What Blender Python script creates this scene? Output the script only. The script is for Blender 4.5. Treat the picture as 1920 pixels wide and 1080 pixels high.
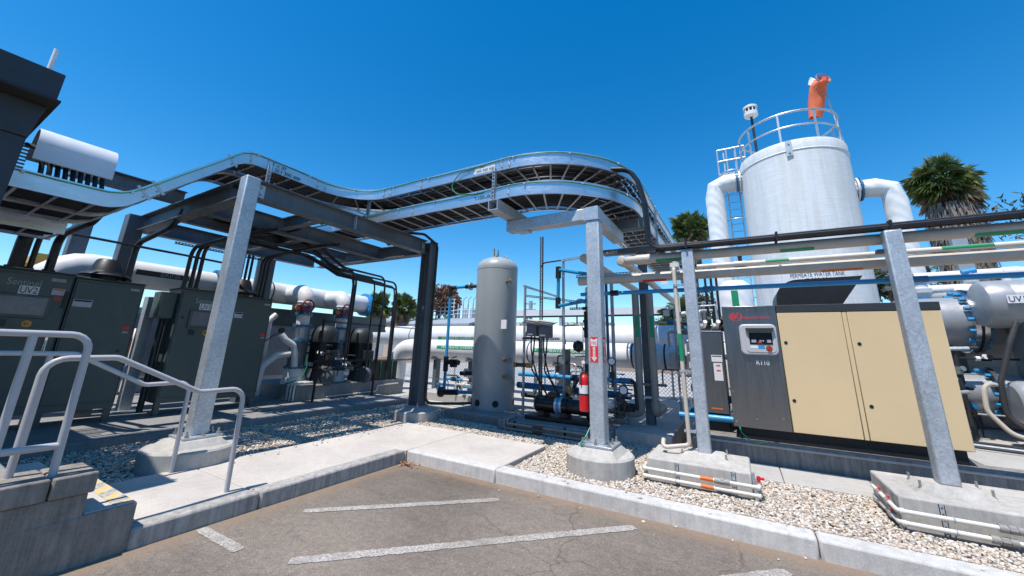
import bpy, bmesh, math, random
import numpy as np
from mathutils import Vector as V, Matrix
R = math.radians
random.seed(7)
S = bpy.context.scene
for o in list(bpy.data.objects): bpy.data.objects.remove(o)
COL = S.collection

# ------------------------------------------------------------------ camera, sky, sun, exposure
yaw, pitch, roll = R(-30.48186), R(14.43141), R(1.70394)
fw = V((math.sin(yaw)*math.cos(pitch), math.cos(yaw)*math.cos(pitch), math.sin(pitch)))
rt = V((math.cos(yaw), -math.sin(yaw), 0)); up = rt.cross(fw)
rr = rt*math.cos(roll) + up*math.sin(roll); uu = up*math.cos(roll) - rt*math.sin(roll)
cd = bpy.data.cameras.new('camera'); cam = bpy.data.objects.new('camera', cd); COL.objects.link(cam)
cam.matrix_world = Matrix(((rr.x, uu.x, -fw.x, 0), (rr.y, uu.y, -fw.y, 0), (rr.z, uu.z, -fw.z, 1.6), (0, 0, 0, 1)))
cd.sensor_width = 36; cd.lens = 713.677/1920*36; cd.shift_y = (468.165-540)/1920; cd.clip_start = .05; cd.clip_end = 5000
S.camera = cam
sun_to = V((-.07, -.378, .94)).normalized()
W = bpy.data.worlds.new('World'); S.world = W; W.use_nodes = True
nt = W.node_tree; bg = nt.nodes['Background']
sky = nt.nodes.new('ShaderNodeTexSky'); sky.sky_type = 'NISHITA'; sky.sun_disc = False
sky.sun_elevation = math.asin(sun_to.z); sky.sun_rotation = math.atan2(sun_to.x, sun_to.y)
sky.air_density = 1.0; sky.dust_density = .25; sky.ozone_density = 3.0; sky.altitude = 0
hs = nt.nodes.new('ShaderNodeHueSaturation'); hs.inputs['Saturation'].default_value = 1.42; hs.inputs['Hue'].default_value = .497
tn = nt.nodes.new('ShaderNodeMix'); tn.data_type = 'RGBA'; tn.blend_type = 'MULTIPLY'; tn.inputs[0].default_value = 1; tn.inputs[7].default_value = (.92, 1.0, 1.0, 1)
nt.links.new(sky.outputs[0], hs.inputs['Color']); nt.links.new(hs.outputs[0], tn.inputs[6]); nt.links.new(tn.outputs[2], bg.inputs[0])
bg.inputs[1].default_value = .15
sl = bpy.data.lights.new('sun', 'SUN'); sl.energy = 4.3; sl.angle = R(.53); sl.color = (1, .955, .90)
so = bpy.data.objects.new('sun', sl); COL.objects.link(so); so.rotation_euler = sun_to.to_track_quat('Z', 'Y').to_euler()
so.location = (0, 0, 30)
S.view_settings.view_transform = 'Standard'; S.view_settings.look = 'None'
S.view_settings.exposure = 0.35; S.view_settings.gamma = 1; S.view_settings.use_curve_mapping = False
S.render.engine = 'CYCLES'

# ------------------------------------------------------------------ materials
MT = {}
def nodes(name):
    m = bpy.data.materials.new(name); m.use_nodes = True; t = m.node_tree
    return m, t, t.nodes['Principled BSDF']
def pos(t, scale=(1, 1, 1)):
    g = t.nodes.new('ShaderNodeNewGeometry')
    if scale == (1, 1, 1): return g.outputs['Position']
    mp = t.nodes.new('ShaderNodeMapping'); mp.inputs['Scale'].default_value = scale
    t.links.new(g.outputs['Position'], mp.inputs['Vector']); return mp.outputs[0]
def noise(t, vec, s, det=4, rough=.55):
    n = t.nodes.new('ShaderNodeTexNoise'); n.inputs['Scale'].default_value = s; n.inputs['Detail'].default_value = det
    n.inputs['Roughness'].default_value = rough; t.links.new(vec, n.inputs['Vector']); return n.outputs['Fac']
def ramp(t, fac, stops):
    r = t.nodes.new('ShaderNodeValToRGB'); e = r.color_ramp.elements
    while len(e) < len(stops): e.new(.5)
    for i, (p, c) in enumerate(stops): e[i].position = p; e[i].color = (*c, 1) if len(c) == 3 else c
    t.links.new(fac, r.inputs[0]); return r.outputs[0]
def mul(t, a, b, fac=1.0, mode='MULTIPLY'):
    m = t.nodes.new('ShaderNodeMix'); m.data_type = 'RGBA'; m.blend_type = mode
    if isinstance(fac, float): m.inputs[0].default_value = fac
    else: t.links.new(fac, m.inputs[0])
    for k, x in ((6, a), (7, b)):
        if isinstance(x, tuple): m.inputs[k].default_value = (*x, 1)
        else: t.links.new(x, m.inputs[k])
    return m.outputs[2]
def bump(t, b, h, strength, dist=.01):
    n = t.nodes.new('ShaderNodeBump'); n.inputs['Strength'].default_value = strength; n.inputs['Distance'].default_value = dist
    t.links.new(h, n.inputs['Height']); t.links.new(n.outputs[0], b.inputs['Normal'])
def g3(x): return (x, x, x)
def M(name, col, rough=.5, metal=0., var=.12, vs=4., bmp=0., bs=60., stretch=(1, 1, 1), spec=.5, grime=.0, coat=0.):
    m, t, b = nodes(name); p = pos(t, stretch)
    n = noise(t, p, vs)
    c = ramp(t, n, [(.25, tuple(x*(1-var) for x in col)), (.75, tuple(min(1, x*(1+var)) for x in col))])
    if grime:
        n2 = noise(t, pos(t, (1.5, 1.5, .35)), 3.1, 6, .7)
        c = mul(t, c, ramp(t, n2, [(.45, (1, 1, 1)), (.75, g3(1-grime))]))
    t.links.new(c, b.inputs['Base Color'])
    rn = ramp(t, noise(t, p, vs*5), [(.3, g3(max(.04, rough-.07))), (.7, g3(min(1, rough+.1)))])
    t.links.new(rn, b.inputs['Roughness'])
    b.inputs['Metallic'].default_value = metal; b.inputs['Specular IOR Level'].default_value = spec; b.inputs['Coat Weight'].default_value = coat
    if bmp: bump(t, b, noise(t, p, bs, 3), bmp)
    MT[name] = m; return m
def galv(name, col, metal=.45, rough=.5, sc=58):
    m, t, b = nodes(name); p = pos(t)
    v = t.nodes.new('ShaderNodeTexVoronoi'); v.inputs['Scale'].default_value = sc; t.links.new(p, v.inputs['Vector'])
    s = t.nodes.new('ShaderNodeSeparateColor'); t.links.new(v.outputs['Color'], s.inputs[0])
    c = ramp(t, s.outputs[0], [(0, tuple(x*.86 for x in col)), (1, tuple(min(1, x*1.12) for x in col))])
    c = mul(t, c, ramp(t, noise(t, p, 2.3, 6, .65), [(.3, g3(.8)), (.7, g3(1.08))]))
    t.links.new(c, b.inputs['Base Color']); b.inputs['Metallic'].default_value = metal
    t.links.new(ramp(t, s.outputs[1], [(0, g3(rough-.1)), (1, g3(rough+.15))]), b.inputs['Roughness'])
    bump(t, b, noise(t, p, 30, 4), .12); MT[name] = m
def concrete(name, col, dark=.72, bs=1., streak=0.):
    m, t, b = nodes(name); p = pos(t)
    c = ramp(t, noise(t, p, 1.1, 8, .6), [(.3, tuple(x*.84 for x in col)), (.7, tuple(min(1, x*1.1) for x in col))])
    c = mul(t, c, ramp(t, noise(t, p, 9, 6, .7), [(.35, g3(dark)), (.55, g3(1))]), .5)
    c = mul(t, c, ramp(t, noise(t, p, 170, 2, .6), [(.3, g3(.8)), (.65, g3(1.08))]))
    v = t.nodes.new('ShaderNodeTexVoronoi'); v.inputs['Scale'].default_value = 26; t.links.new(p, v.inputs['Vector'])
    c = mul(t, c, ramp(t, v.outputs['Distance'], [(.03, g3(.45)), (.08, g3(1))]), .45)
    if streak:
        c = mul(t, c, ramp(t, noise(t, pos(t, (7, 7, .5)), 2.4, 6, .7), [(.4, g3(1)), (.72, g3(1-streak))]))
    t.links.new(c, b.inputs['Base Color']); b.inputs['Roughness'].default_value = .88; b.inputs['Specular IOR Level'].default_value = .25
    bump(t, b, noise(t, p, 75, 6, .7), .3*bs, .006); MT[name] = m
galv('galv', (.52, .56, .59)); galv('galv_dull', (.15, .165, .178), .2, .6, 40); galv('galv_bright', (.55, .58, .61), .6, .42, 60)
concrete('walk', (.575, .525, .47), .82, .5); concrete('kerb', (.64, .615, .58), .7, .7, .2); concrete('footing', (.53, .50, .455), .68, 1., .22)
concrete('kerb_shade_stain', (.50, .465, .425), .6, 1., .5); concrete('wall_conc', (.345, .305, .265), .6, 1.2, .45); concrete('pad_conc', (.30, .295, .285), .7, .8, .2); concrete('yard', (.46, .44, .41), .8, .7)  # left kerb mix: its face's shade is put into the colour, with stain streaks
concrete('plinth_conc', (.30, .285, .265), .6, 1., .5)
# asphalt : aggregate, old stains, tyre scuffs, hairline cracks, dirt swept against the kerbs
m, t, b = nodes('asphalt'); p = pos(t)
c = ramp(t, noise(t, p, .75, 7, .62), [(.3, (.170, .140, .114)), (.5, (.208, .174, .143)), (.75, (.262, .22, .18))])
c = mul(t, c, ramp(t, noise(t, p, .33, 5, .6), [(.36, g3(.74)), (.5, g3(1.0)), (.68, g3(1.1))]))
v = t.nodes.new('ShaderNodeTexVoronoi'); v.inputs['Scale'].default_value = 130; t.links.new(p, v.inputs['Vector'])
s_ = t.nodes.new('ShaderNodeSeparateColor'); t.links.new(v.outputs['Color'], s_.inputs[0])
c = mul(t, c, ramp(t, s_.outputs[0], [(0, g3(.80)), (.8, g3(1.05)), (1, g3(1.4))]))
c = mul(t, c, ramp(t, noise(t, p, 14, 5, .7), [(.35, g3(.84)), (.6, g3(1.05))]))
mp = t.nodes.new('ShaderNodeMapping'); mp.inputs['Rotation'].default_value = (0, 0, .5); mp.inputs['Scale'].default_value = (.5, 5, 1); t.links.new(p, mp.inputs['Vector'])
c = mul(t, c, ramp(t, noise(t, mp.outputs[0], 1.1, 5, .6), [(.56, g3(1)), (.72, g3(.80))]))
dn = t.nodes.new('ShaderNodeTexNoise'); dn.inputs['Scale'].default_value = 2.5; t.links.new(p, dn.inputs['Vector'])
mx = t.nodes.new('ShaderNodeMix'); mx.data_type = 'RGBA'; mx.inputs[0].default_value = .25; t.links.new(p, mx.inputs[6]); t.links.new(dn.outputs['Color'], mx.inputs[7])
cr = t.nodes.new('ShaderNodeTexVoronoi'); cr.feature = 'DISTANCE_TO_EDGE'; cr.inputs['Scale'].default_value = .62; t.links.new(mx.outputs[2], cr.inputs['Vector'])
c = mul(t, c, ramp(t, cr.outputs['Distance'], [(.0, g3(.45)), (.006, g3(1))]), ramp(t, noise(t, p, .9, 3), [(.45, g3(0)), (.6, g3(.8))]))
sx = t.nodes.new('ShaderNodeSeparateXYZ'); t.links.new(p, sx.inputs[0])
def mth(op, a_, b_):
    n_ = t.nodes.new('ShaderNodeMath'); n_.operation = op
    for i_, q in enumerate((a_, b_)):
        if isinstance(q, (int, float)): n_.inputs[i_].default_value = q
        else: t.links.new(q, n_.inputs[i_])
    return n_.outputs[0]
dk = mth('MINIMUM', mth('ADD', sx.outputs[0], 4.233), mth('SUBTRACT', 4.41, sx.outputs[1]))
dk = mth('ADD', dk, mth('MULTIPLY', mth('SUBTRACT', noise(t, p, 6, 5, .7), .5), .5))
c = mul(t, c, (.27, .19, .13), ramp(t, dk, [(.02, g3(.75)), (.28, g3(0))]), 'MIX')
t.links.new(c, b.inputs['Base Color']); b.inputs['Roughness'].default_value = .9; b.inputs['Specular IOR Level'].default_value = .2
bump(t, b, v.outputs['Distance'], .45, .006); MT['asphalt'] = m
# worn road paint
m, t, b = nodes('road_paint'); p = pos(t)
f = ramp(t, noise(t, p, 60, 6, .75), [(.40, g3(.05)), (.62, g3(.9))])
f2 = ramp(t, noise(t, p, 2.6, 4, .6), [(.3, g3(.25)), (.55, g3(1))])
f = mul(t, f, f2)
t.links.new(mul(t, (.205, .172, .142), (.60, .57, .53), f, 'MIX'), b.inputs['Base Color']); b.inputs['Roughness'].default_value = .85
bump(t, b, noise(t, p, 150, 3), .5, .005); MT['road_paint'] = m
# hazard stripe
m, t, b = nodes('hazard'); p = pos(t)
wv = t.nodes.new('ShaderNodeTexWave'); wv.bands_direction = 'DIAGONAL'; wv.inputs['Scale'].default_value = 2.4; wv.inputs['Distortion'].default_value = .4
t.links.new(p, wv.inputs['Vector'])
c = ramp(t, wv.outputs['Fac'], [(.46, (.25, .23, .2)), (.54, (.72, .45, .06))])
c = mul(t, c, (.5, .47, .43), ramp(t, noise(t, p, 20, 6, .8), [(.42, g3(0)), (.56, g3(1))]), 'MIX')
t.links.new(c, b.inputs['Base Color']); b.inputs['Roughness'].default_value = .8; MT['hazard'] = m
# gravel stones : per stone colour attribute
m, t, b = nodes('stone'); a = t.nodes.new('ShaderNodeAttribute'); a.attribute_name = 'Col'
c = mul(t, a.outputs['Color'], ramp(t, noise(t, pos(t), 90, 3), [(.3, g3(.75)), (.7, g3(1.15))]))
t.links.new(c, b.inputs['Base Color']); b.inputs['Roughness'].default_value = .75; MT['stone'] = m
M('gravel_bed', (.22, .19, .165), .95, var=.4, vs=70, bmp=.8, bs=90)
# fibreglass tank
m, t, b = nodes('frp'); p = pos(t)
wv = t.nodes.new('ShaderNodeTexNoise'); wv.inputs['Scale'].default_value = 5; wv.inputs['Detail'].default_value = 5; t.links.new(pos(t, (.5, .5, 5.)), wv.inputs['Vector'])
c = ramp(t, wv.outputs['Fac'], [(.3, (.71, .71, .71)), (.7, (.80, .80, .795))])
c = mul(t, c, ramp(t, noise(t, pos(t, (3, 3, .22)), 1.6, 6, .65), [(.33, (.84, .82, .78)), (.6, g3(1.0))]))
t.links.new(c, b.inputs['Base Color']); b.inputs['Roughness'].default_value = .55; bump(t, b, wv.outputs['Fac'], .22, .02); MT['frp'] = m
# spiral wrapped pipe insulation
m, t, b = nodes('wrap'); p = pos(t)
w1 = t.nodes.new('ShaderNodeTexWave'); w1.wave_type = 'BANDS'; w1.bands_direction = 'DIAGONAL'; w1.inputs['Scale'].default_value = 1.6; w1.inputs['Distortion'].default_value = 1.2
t.links.new(p, w1.inputs['Vector'])
t.links.new(ramp(t, noise(t, p, 3, 5), [(.3, (.70, .70, .70)), (.7, (.83, .83, .83))]), b.inputs['Base Color']); b.inputs['Roughness'].default_value = .5
bump(t, b, w1.outputs['Fac'], .4, .02); MT['wrap'] = m
# brushed stainless
m, t, b = nodes('stainless'); b.inputs['Metallic'].default_value = 1.
p0 = pos(t); n = noise(t, pos(t, (60, 60, .6)), 3, 4)
t.links.new(ramp(t, n, [(.3, (.28, .27, .26)), (.7, (.38, .37, .36))]), b.inputs['Base Color'])
t.links.new(ramp(t, noise(t, pos(t, (20, 20, .5)), 3, 3), [(.3, g3(.26)), (.7, g3(.4))]), b.inputs['Roughness']); bump(t, b, noise(t, p0, 1.7, 2), .25); MT['stainless'] = m
M('alu', (.60, .62, .65), .33, .85, .10, 2.5, .05, 40, (1, 1, 4)); M('alu_dull', (.5, .51, .53), .45, .7, .15, 5)
M('rail_paint', (.47, .455, .455), .34, 0, .06, 8, .05, 120); M('white_pipe', (.72, .71, .70), .5, 0, .07, 3, .06, 30, grime=.12)
M('white_panel', (.74, .74, .76), .35, .1, .05, 2); M('white', (.78, .78, .77), .5, 0, .05, 3)
M('cabinet', (.076, .098, .093), .42, 0, .07, 1.4, .04, 200); M('cabinet_edge', (.028, .034, .034), .5, 0, .1, 3)
M('tank_grey', (.37, .405, .415), .38, 0, .07, 1.5, .08, 60, (2.5, 2.5, .4), grime=.1); M('steel_grey', (.115, .135, .15), .5, .1, .14, 2.5, .1, 30, grime=.25)
M('dark_roof', (.026, .034, .043), .55, 0, .1, 2); M('soffit', (.018, .018, .018), .7, 0, .1, 4)
M('black', (.012, .012, .013), .45, 0, .2, 6); M('black_gloss', (.010, .011, .012), .28, 0, .2, 6); M('rubber', (.02, .02, .021), .75, 0, .2, 9)
M('conduit', (.014, .014, .016), .4, 0, .25, 5); M('steel_dark', (.045, .05, .055), .5, .5, .2, 6)
M('pvc', (.56, .49, .405), .45, 0, .06, 5, grime=.15); M('pvc_grey', (.29, .275, .25), .5, 0, .08, 5, grime=.1); M('pvc_pale', (.66, .63, .57), .45, 0, .06, 5)
M('blue_pipe', (.025, .26, .50), .35, 0, .08, 5); M('blue_bright', (.03, .30, .62), .35, 0, .08, 5); M('blue_flange', (.015, .14, .30), .4, 0, .15, 8)
M('red', (.62, .012, .018), .3, 0, .05, 5, coat=.3); M('wheel_red', (.26, .012, .016), .35, 0, .1, 6); M('red_print', (.72, .035, .03), .5, 0, .04, 8)
M('tan', (.70, .53, .305), .40, 0, .035, 1.2, .22, 1.6); M('green_tape', (.01, .27, .12), .45, 0, .08, 6); M('green_wire', (.01, .24, .13), .4, 0, .06, 9)
M('orange', (.70, .16, .02), .5, 0, .1, 8); M('orange_sock', (.80, .16, .06), .6, 0, .08, 3); M('yellow', (.72, .42, .02), .45, 0, .06, 6)
M('print_dark', (.02, .02, .022), .6, 0, .05, 8); M('print_white', (.74, .74, .74), .55, 0, .04, 9); M('print_grey', (.36, .38, .38), .5, 0, .05, 9)
M('label_white', (.50, .50, .56), .5, 0, .12, 26); M('screen', (.17, .165, .2), .2, 0, .12, 3); M('screen_blue', (.012, .022, .03), .12, 0, .2, 6)
M('label_clean', (.74, .74, .75), .5, 0, .06, 20); M('vessel_grey', (.34, .345, .35), .35, .2, .08, 2.5); M('bezel', (.50, .50, .52), .38, 0, .03, 4); M('bolt', (.40, .40, .38), .4, .8, .2, 30)
M('brass', (.42, .25, .10), .4, .8, .2, 12); M('chrome', (.62, .62, .62), .2, 1., .05, 9); M('chain_wire', (.42, .43, .44), .45, .6, .1, 9)
M('far_white', (.62, .64, .66), .6, 0, .06, 2); M('far_grey', (.30, .34, .38), .6, 0, .1, 2); M('far_beige', (.46, .40, .32), .7, 0, .08, 2)
M('trunk', (.16, .12, .09), .9, 0, .3, 9, .5, 30); M('palm_green', (.085, .13, .035), .5, 0, .35, 1.7); M('palm_lime', (.20, .24, .07), .5, 0, .3, 2)
M('palm_skirt', (.20, .17, .145), .85, 0, .4, 3); M('palm_dead', (.24, .17, .115), .8, 0, .35, 3); M('leaf', (.045, .060, .025), .6, 0, .4, .9); M('leaf_rust', (.16, .075, .045), .7, 0, .35, 1.2)
M('dry_leaf', (.33, .15, .07), .7, 0, .4, 40); M('hill', (.14, .17, .20), 1, 0, .15, .02); M('rust', (.14, .06, .03), .8, 0, .3, 20); M('yellow_trim', (.55, .33, .05), .6, 0, .05, 3)

# ------------------------------------------------------------------ mesh builder
def fillet(pts, r, n=5):
    pts = [V(p) for p in pts]
    if r <= 0 or len(pts) < 3: return pts
    out = [pts[0]]
    for i in range(1, len(pts)-1):
        a, b_, c_ = pts[i-1], pts[i], pts[i+1]
        d1, d2 = (a-b_), (c_-b_); l1, l2 = d1.length, d2.length; d1.normalize(); d2.normalize()
        ang = d1.angle(d2)
        if ang > 3.1: out.append(b_); continue
        tl = min(r/math.tan(ang/2), l1*.48, l2*.48); rad = tl*math.tan(ang/2)
        bis = (d1+d2).normalized(); ctr = b_+bis*(rad/math.sin(ang/2)); s = b_+d1*tl; e = b_+d2*tl
        v1, v2 = (s-ctr), (e-ctr); tot = v1.angle(v2); ax = v1.cross(v2).normalized()
        for k in range(n+1): out.append(ctr+Matrix.Rotation(tot*k/n, 3, ax)@v1)
    out.append(pts[-1]); return out
class MB:
    def __init__(s): s.v = []; s.f = []
    def add(s, vs, fs):
        o = len(s.v); s.v.extend([tuple(x) for x in vs]); s.f.extend([tuple(i+o for i in f) for f in fs]); return s
    def box(s, x0, x1, y0, y1, z0, z1):
        return s.add([(x0, y0, z0), (x1, y0, z0), (x1, y1, z0), (x0, y1, z0), (x0, y0, z1), (x1, y0, z1), (x1, y1, z1), (x0, y1, z1)],
                     [(0, 3, 2, 1), (4, 5, 6, 7), (0, 1, 5, 4), (1, 2, 6, 5), (2, 3, 7, 6), (3, 0, 4, 7)])
    def cbox(s, c, sx, sy, sz): return s.box(c[0]-sx/2, c[0]+sx/2, c[1]-sy/2, c[1]+sy/2, c[2]-sz/2, c[2]+sz/2)
    def ext(s, prof, p0, p1, upv=(0, 0, 1)):          # profile (u sideways, v up) swept straight
        p0, p1 = V(p0), V(p1); d = (p1-p0).normalized(); u_ = V(upv); sd = d.cross(u_)
        if sd.length < 1e-4: sd = V((1, 0, 0))
        sd.normalize(); u2 = sd.cross(d); n = len(prof)
        vs = [p0+sd*a+u2*b_ for a, b_ in prof]+[p1+sd*a+u2*b_ for a, b_ in prof]
        fs = [(i, (i+1) % n, n+(i+1) % n, n+i) for i in range(n)]+[tuple(range(n-1, -1, -1)), tuple(range(n, 2*n))]
        return s.add(vs, fs)
    def bar(s, p0, p1, w, h, upv=(0, 0, 1)): return s.ext([(-w/2, -h/2), (w/2, -h/2), (w/2, h/2), (-w/2, h/2)], p0, p1, upv)
    def ibeam(s, p0, p1, d, w, upv=(0, 0, 1), tf=.016, tw=.011):
        a, h, e = w/2, d/2, tw/2
        return s.ext([(-a, -h), (a, -h), (a, -h+tf), (e, -h+tf), (e, h-tf), (a, h-tf), (a, h), (-a, h), (-a, h-tf), (-e, h-tf), (-e, -h+tf), (-a, -h+tf)], p0, p1, upv)
    def hss(s, p0, p1, w, h, upv=(0, 0, 1), t_=.012):  # open ended square tube
        for a, b_, ww, hh in ((0, h/2-t_/2, w, t_), (0, -h/2+t_/2, w, t_), (w/2-t_/2, 0, t_, h-2*t_), (-w/2+t_/2, 0, t_, h-2*t_)):
            s.ext([(a-ww/2, b_-hh/2), (a+ww/2, b_-hh/2), (a+ww/2, b_+hh/2), (a-ww/2, b_+hh/2)], p0, p1, upv)
        return s
    def strut(s, p0, p1, nrm, w=.041, dep=.041, pitch_=.05, ext_=None):   # slotted channel, slots face nrm
        p0, p1 = V(p0), V(p1); d = (p1-p0).normalized(); nn = V(nrm).normalized(); sd = d.cross(nn)
        for k in (-1, 1):
            s.bar(p0+sd*k*(w/2-.003)-nn*dep/2, p1+sd*k*(w/2-.003)-nn*dep/2, .006, dep, nn)
            s.bar(p0+sd*k*(w/2-.007)-nn*.002, p1+sd*k*(w/2-.007)-nn*.002, .014, .004, nn)
        L = (p1-p0).length; n = max(1, int(L/pitch_))
        for i in range(n+1):
            q = p0+d*(L*i/n); q2 = q+d*.02
            if (q2-p0).length <= L+.001: s.bar(q-nn*.0022, q2-nn*.0022, w*.36, .004, nn)
        return s
    def cyl(s, p0, p1, r0, r1=None, n=16):
        p0, p1 = V(p0), V(p1); r1 = r0 if r1 is None else r1; d = (p1-p0).normalized()
        a = d.orthogonal().normalized(); b_ = d.cross(a); vs = []
        for p, r in ((p0, r0), (p1, r1)):
            for i in range(n):
                th = 2*math.pi*i/n; vs.append(p+a*(r*math.cos(th))+b_*(r*math.sin(th)))
        return s.add(vs, [(i, (i+1) % n, n+(i+1) % n, n+i) for i in range(n)]+[tuple(range(n-1, -1, -1)), tuple(range(n, 2*n))])
    def tube(s, pts, r, n=10, fil=0, caps=True):
        P = fillet(pts, fil); m = len(P); d = (P[1]-P[0]).normalized(); a = d.orthogonal().normalized(); vs = []
        rf = r if callable(r) else (lambda q: r)
        for i in range(m):
            if i == 0: tg = P[1]-P[0]
            elif i == m-1: tg = P[-1]-P[-2]
            else: tg = (P[i]-P[i-1]).normalized()+(P[i+1]-P[i]).normalized()
            if tg.length < 1e-9: tg = d
            tg.normalize(); a = (a-tg*a.dot(tg)).normalized(); b_ = tg.cross(a)
            rad = rf(i/(m-1))
            for k in range(n):
                th = 2*math.pi*k/n; vs.append(P[i]+a*(rad*math.cos(th))+b_*(rad*math.sin(th)))
        fs = [(i*n+k, i*n+(k+1) % n, (i+1)*n+(k+1) % n, (i+1)*n+k) for i in range(m-1) for k in range(n)]
        if caps: fs += [tuple(range(n-1, -1, -1)), tuple(range((m-1)*n, m*n))]
        return s.add(vs, fs)
    def lathe(s, prof, base=(0, 0, 0), axis=(0, 0, 1), n=32):     # prof = [(r, h)]
        ax = V(axis).normalized(); a = ax.orthogonal().normalized(); b_ = ax.cross(a); B = V(base); vs = []
        for r, h in prof:
            for k in range(n):
                th = 2*math.pi*k/n; vs.append(B+ax*h+a*(r*math.cos(th))+b_*(r*math.sin(th)))
        m = len(prof); fs = [(i*n+k, i*n+(k+1) % n, (i+1)*n+(k+1) % n, (i+1)*n+k) for i in range(m-1) for k in range(n)]
        if prof[0][0] > 1e-5: fs.append(tuple(range(n-1, -1, -1)))
        if prof[-1][0] > 1e-5: fs.append(tuple(range((m-1)*n, m*n)))
        return s.add(vs, fs)
    def torus(s, c, axis, r, r2, n=28, k=8):
        ax = V(axis).normalized(); a = ax.orthogonal().normalized(); b_ = ax.cross(a); C_ = V(c)
        vs = []
        for i in range(n):
            th = 2*math.pi*i/n; e = a*math.cos(th)+b_*math.sin(th)
            for j in range(k):
                ph = 2*math.pi*j/k; vs.append(C_+e*(r+r2*math.cos(ph))+ax*(r2*math.sin(ph)))
        return s.add(vs, [(i*k+j, ((i+1) % n)*k+j, ((i+1) % n)*k+(j+1) % k, i*k+(j+1) % k) for i in range(n) for j in range(k)])
    def poly(s, pts, d):                              # polygon pts extruded by vector d
        n = len(pts); P = [V(p) for p in pts]; D = V(d)
        return s.add(P+[p+D for p in P], [tuple(range(n-1, -1, -1)), tuple(range(n, 2*n))]+[(i, (i+1) % n, n+(i+1) % n, n+i) for i in range(n)])
def rootloc(o):
    while o.parent: o = o.parent
    return o.location
def link(o): COL.objects.link(o); return o
def mesh_of(name, mb, loc, sm=35):
    me = bpy.data.meshes.new(name); lx, ly, lz = loc
    me.from_pydata([(x-lx, y-ly, z-lz) for x, y, z in mb.v], [], mb.f)
    bm = bmesh.new(); bm.from_mesh(me); bmesh.ops.recalc_face_normals(bm, faces=bm.faces); bm.to_mesh(me); bm.free()
    if sm:
        me.polygons.foreach_set('use_smooth', [True]*len(me.polygons)); me.set_sharp_from_angle(angle=R(sm))
    return me
def bevel(o, w, seg=2):
    if w:
        md = o.modifiers.new('bevel', 'BEVEL'); md.width = w; md.segments = seg; md.limit_method = 'ANGLE'; md.angle_limit = R(40)
def thing(name, label, cat, loc=(0, 0, 0), group=None):
    o = bpy.data.objects.new(name, None); o.empty_display_size = .1; link(o); o.location = loc; o['label'] = label; o['category'] = cat
    if group: o['group'] = group
    return o
def part(name, mb, mat, parent, bev=0, sm=35, label=None):
    o = bpy.data.objects.new(name, mesh_of(name, mb, rootloc(parent), sm)); link(o); o.parent = parent
    o.data.materials.append(MT[mat]); bevel(o, bev)
    if label: o['label'] = label
    return o
def single(name, mb, mat, label, cat, loc=(0, 0, 0), group=None, bev=0, sm=35):
    o = bpy.data.objects.new(name, mesh_of(name, mb, loc, sm)); link(o); o.location = loc; o.data.materials.append(MT[mat]); bevel(o, bev)
    o['label'] = label; o['category'] = cat
    if group: o['group'] = group
    return o
def struct(name, mb, mat, parent=None, bev=0, kind='structure', sm=35):
    o = bpy.data.objects.new(name, mesh_of(name, mb, rootloc(parent) if parent else (0, 0, 0), sm)); link(o); o.data.materials.append(MT[mat]); bevel(o, bev)
    if parent: o.parent = parent
    else: o['kind'] = kind
    return o
def dup(root, loc, label=None, group=None):
    r = root.copy(); link(r); r.location = loc
    if label: r['label'] = label
    if group: r['group'] = group
    for ch in root.children:
        c_ = ch.copy(); link(c_); c_.parent = r
        for gc in ch.children:
            d_ = gc.copy(); link(d_); d_.parent = c_
    return r
def text(body, w, h, org, right, upv, mat, parent, name='lettering', depth=.0015, label=None):
    cu = bpy.data.curves.new('t', 'FONT'); cu.body = body; cu.resolution_u = 3
    ob = bpy.data.objects.new('t', cu); link(ob); dg = bpy.context.evaluated_depsgraph_get()
    me = bpy.data.meshes.new_from_object(ob.evaluated_get(dg)); bpy.data.objects.remove(ob); bpy.data.curves.remove(cu)
    co = np.zeros(len(me.vertices)*3); me.vertices.foreach_get('co', co); co = co.reshape(-1, 3)
    lo, hi = co.min(0), co.max(0); right, upv = V(right).normalized(), V(upv).normalized(); nn = right.cross(upv); O = V(org)
    mb = MB(); vs = []
    for q in co: vs.append(O+right*((q[0]-lo[0])/(hi[0]-lo[0])*w)+upv*((q[1]-lo[1])/(hi[1]-lo[1])*h)+nn*depth)
    mb.add(vs, [tuple(p_.vertices) for p_ in me.polygons]); bpy.data.meshes.remove(me)
    return part(name, mb, mat, parent, 0, 0, label)
def plate(org, right, upv, w, h, d=.002):
    r_, u_ = V(right).normalized(), V(upv).normalized(); n_ = r_.cross(u_); O = V(org)
    return MB().poly([O, O+r_*w, O+r_*w+u_*h, O+u_*h], n_*d)
# ------------------------------------------------------------------ ground and concrete
def sroot(name):
    o = bpy.data.objects.new(name, None); link(o); o['kind'] = 'structure'; return o
struct('ground', MB().add([(-900, -300, 0), (900, -300, 0), (900, 1500, 0), (-900, 1500, 0)], [(0, 1, 2, 3)]), 'asphalt')
rm = sroot('road_markings')
def stripe(a, b_, w, name='painted_line'):
    a, b_ = V((*a, .004)), V((*b_, .004)); d = (b_-a).normalized(); s_ = V((-d.y, d.x, 0))*w/2
    n = 90; vs = []; fs = []
    for i in range(n+1):
        q = a+(b_-a)*i/n; e_ = 1 if 1 < i < n-1 else .85; k1, k2 = e_*(1+random.uniform(-.17, .1)), e_*(1+random.uniform(-.17, .1))
        vs += [q+s_*k1, q-s_*k2]
        if i: fs.append((2*i-2, 2*i-1, 2*i+1, 2*i))
    struct(name, MB().add(vs, fs), 'road_paint', rm)
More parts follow.
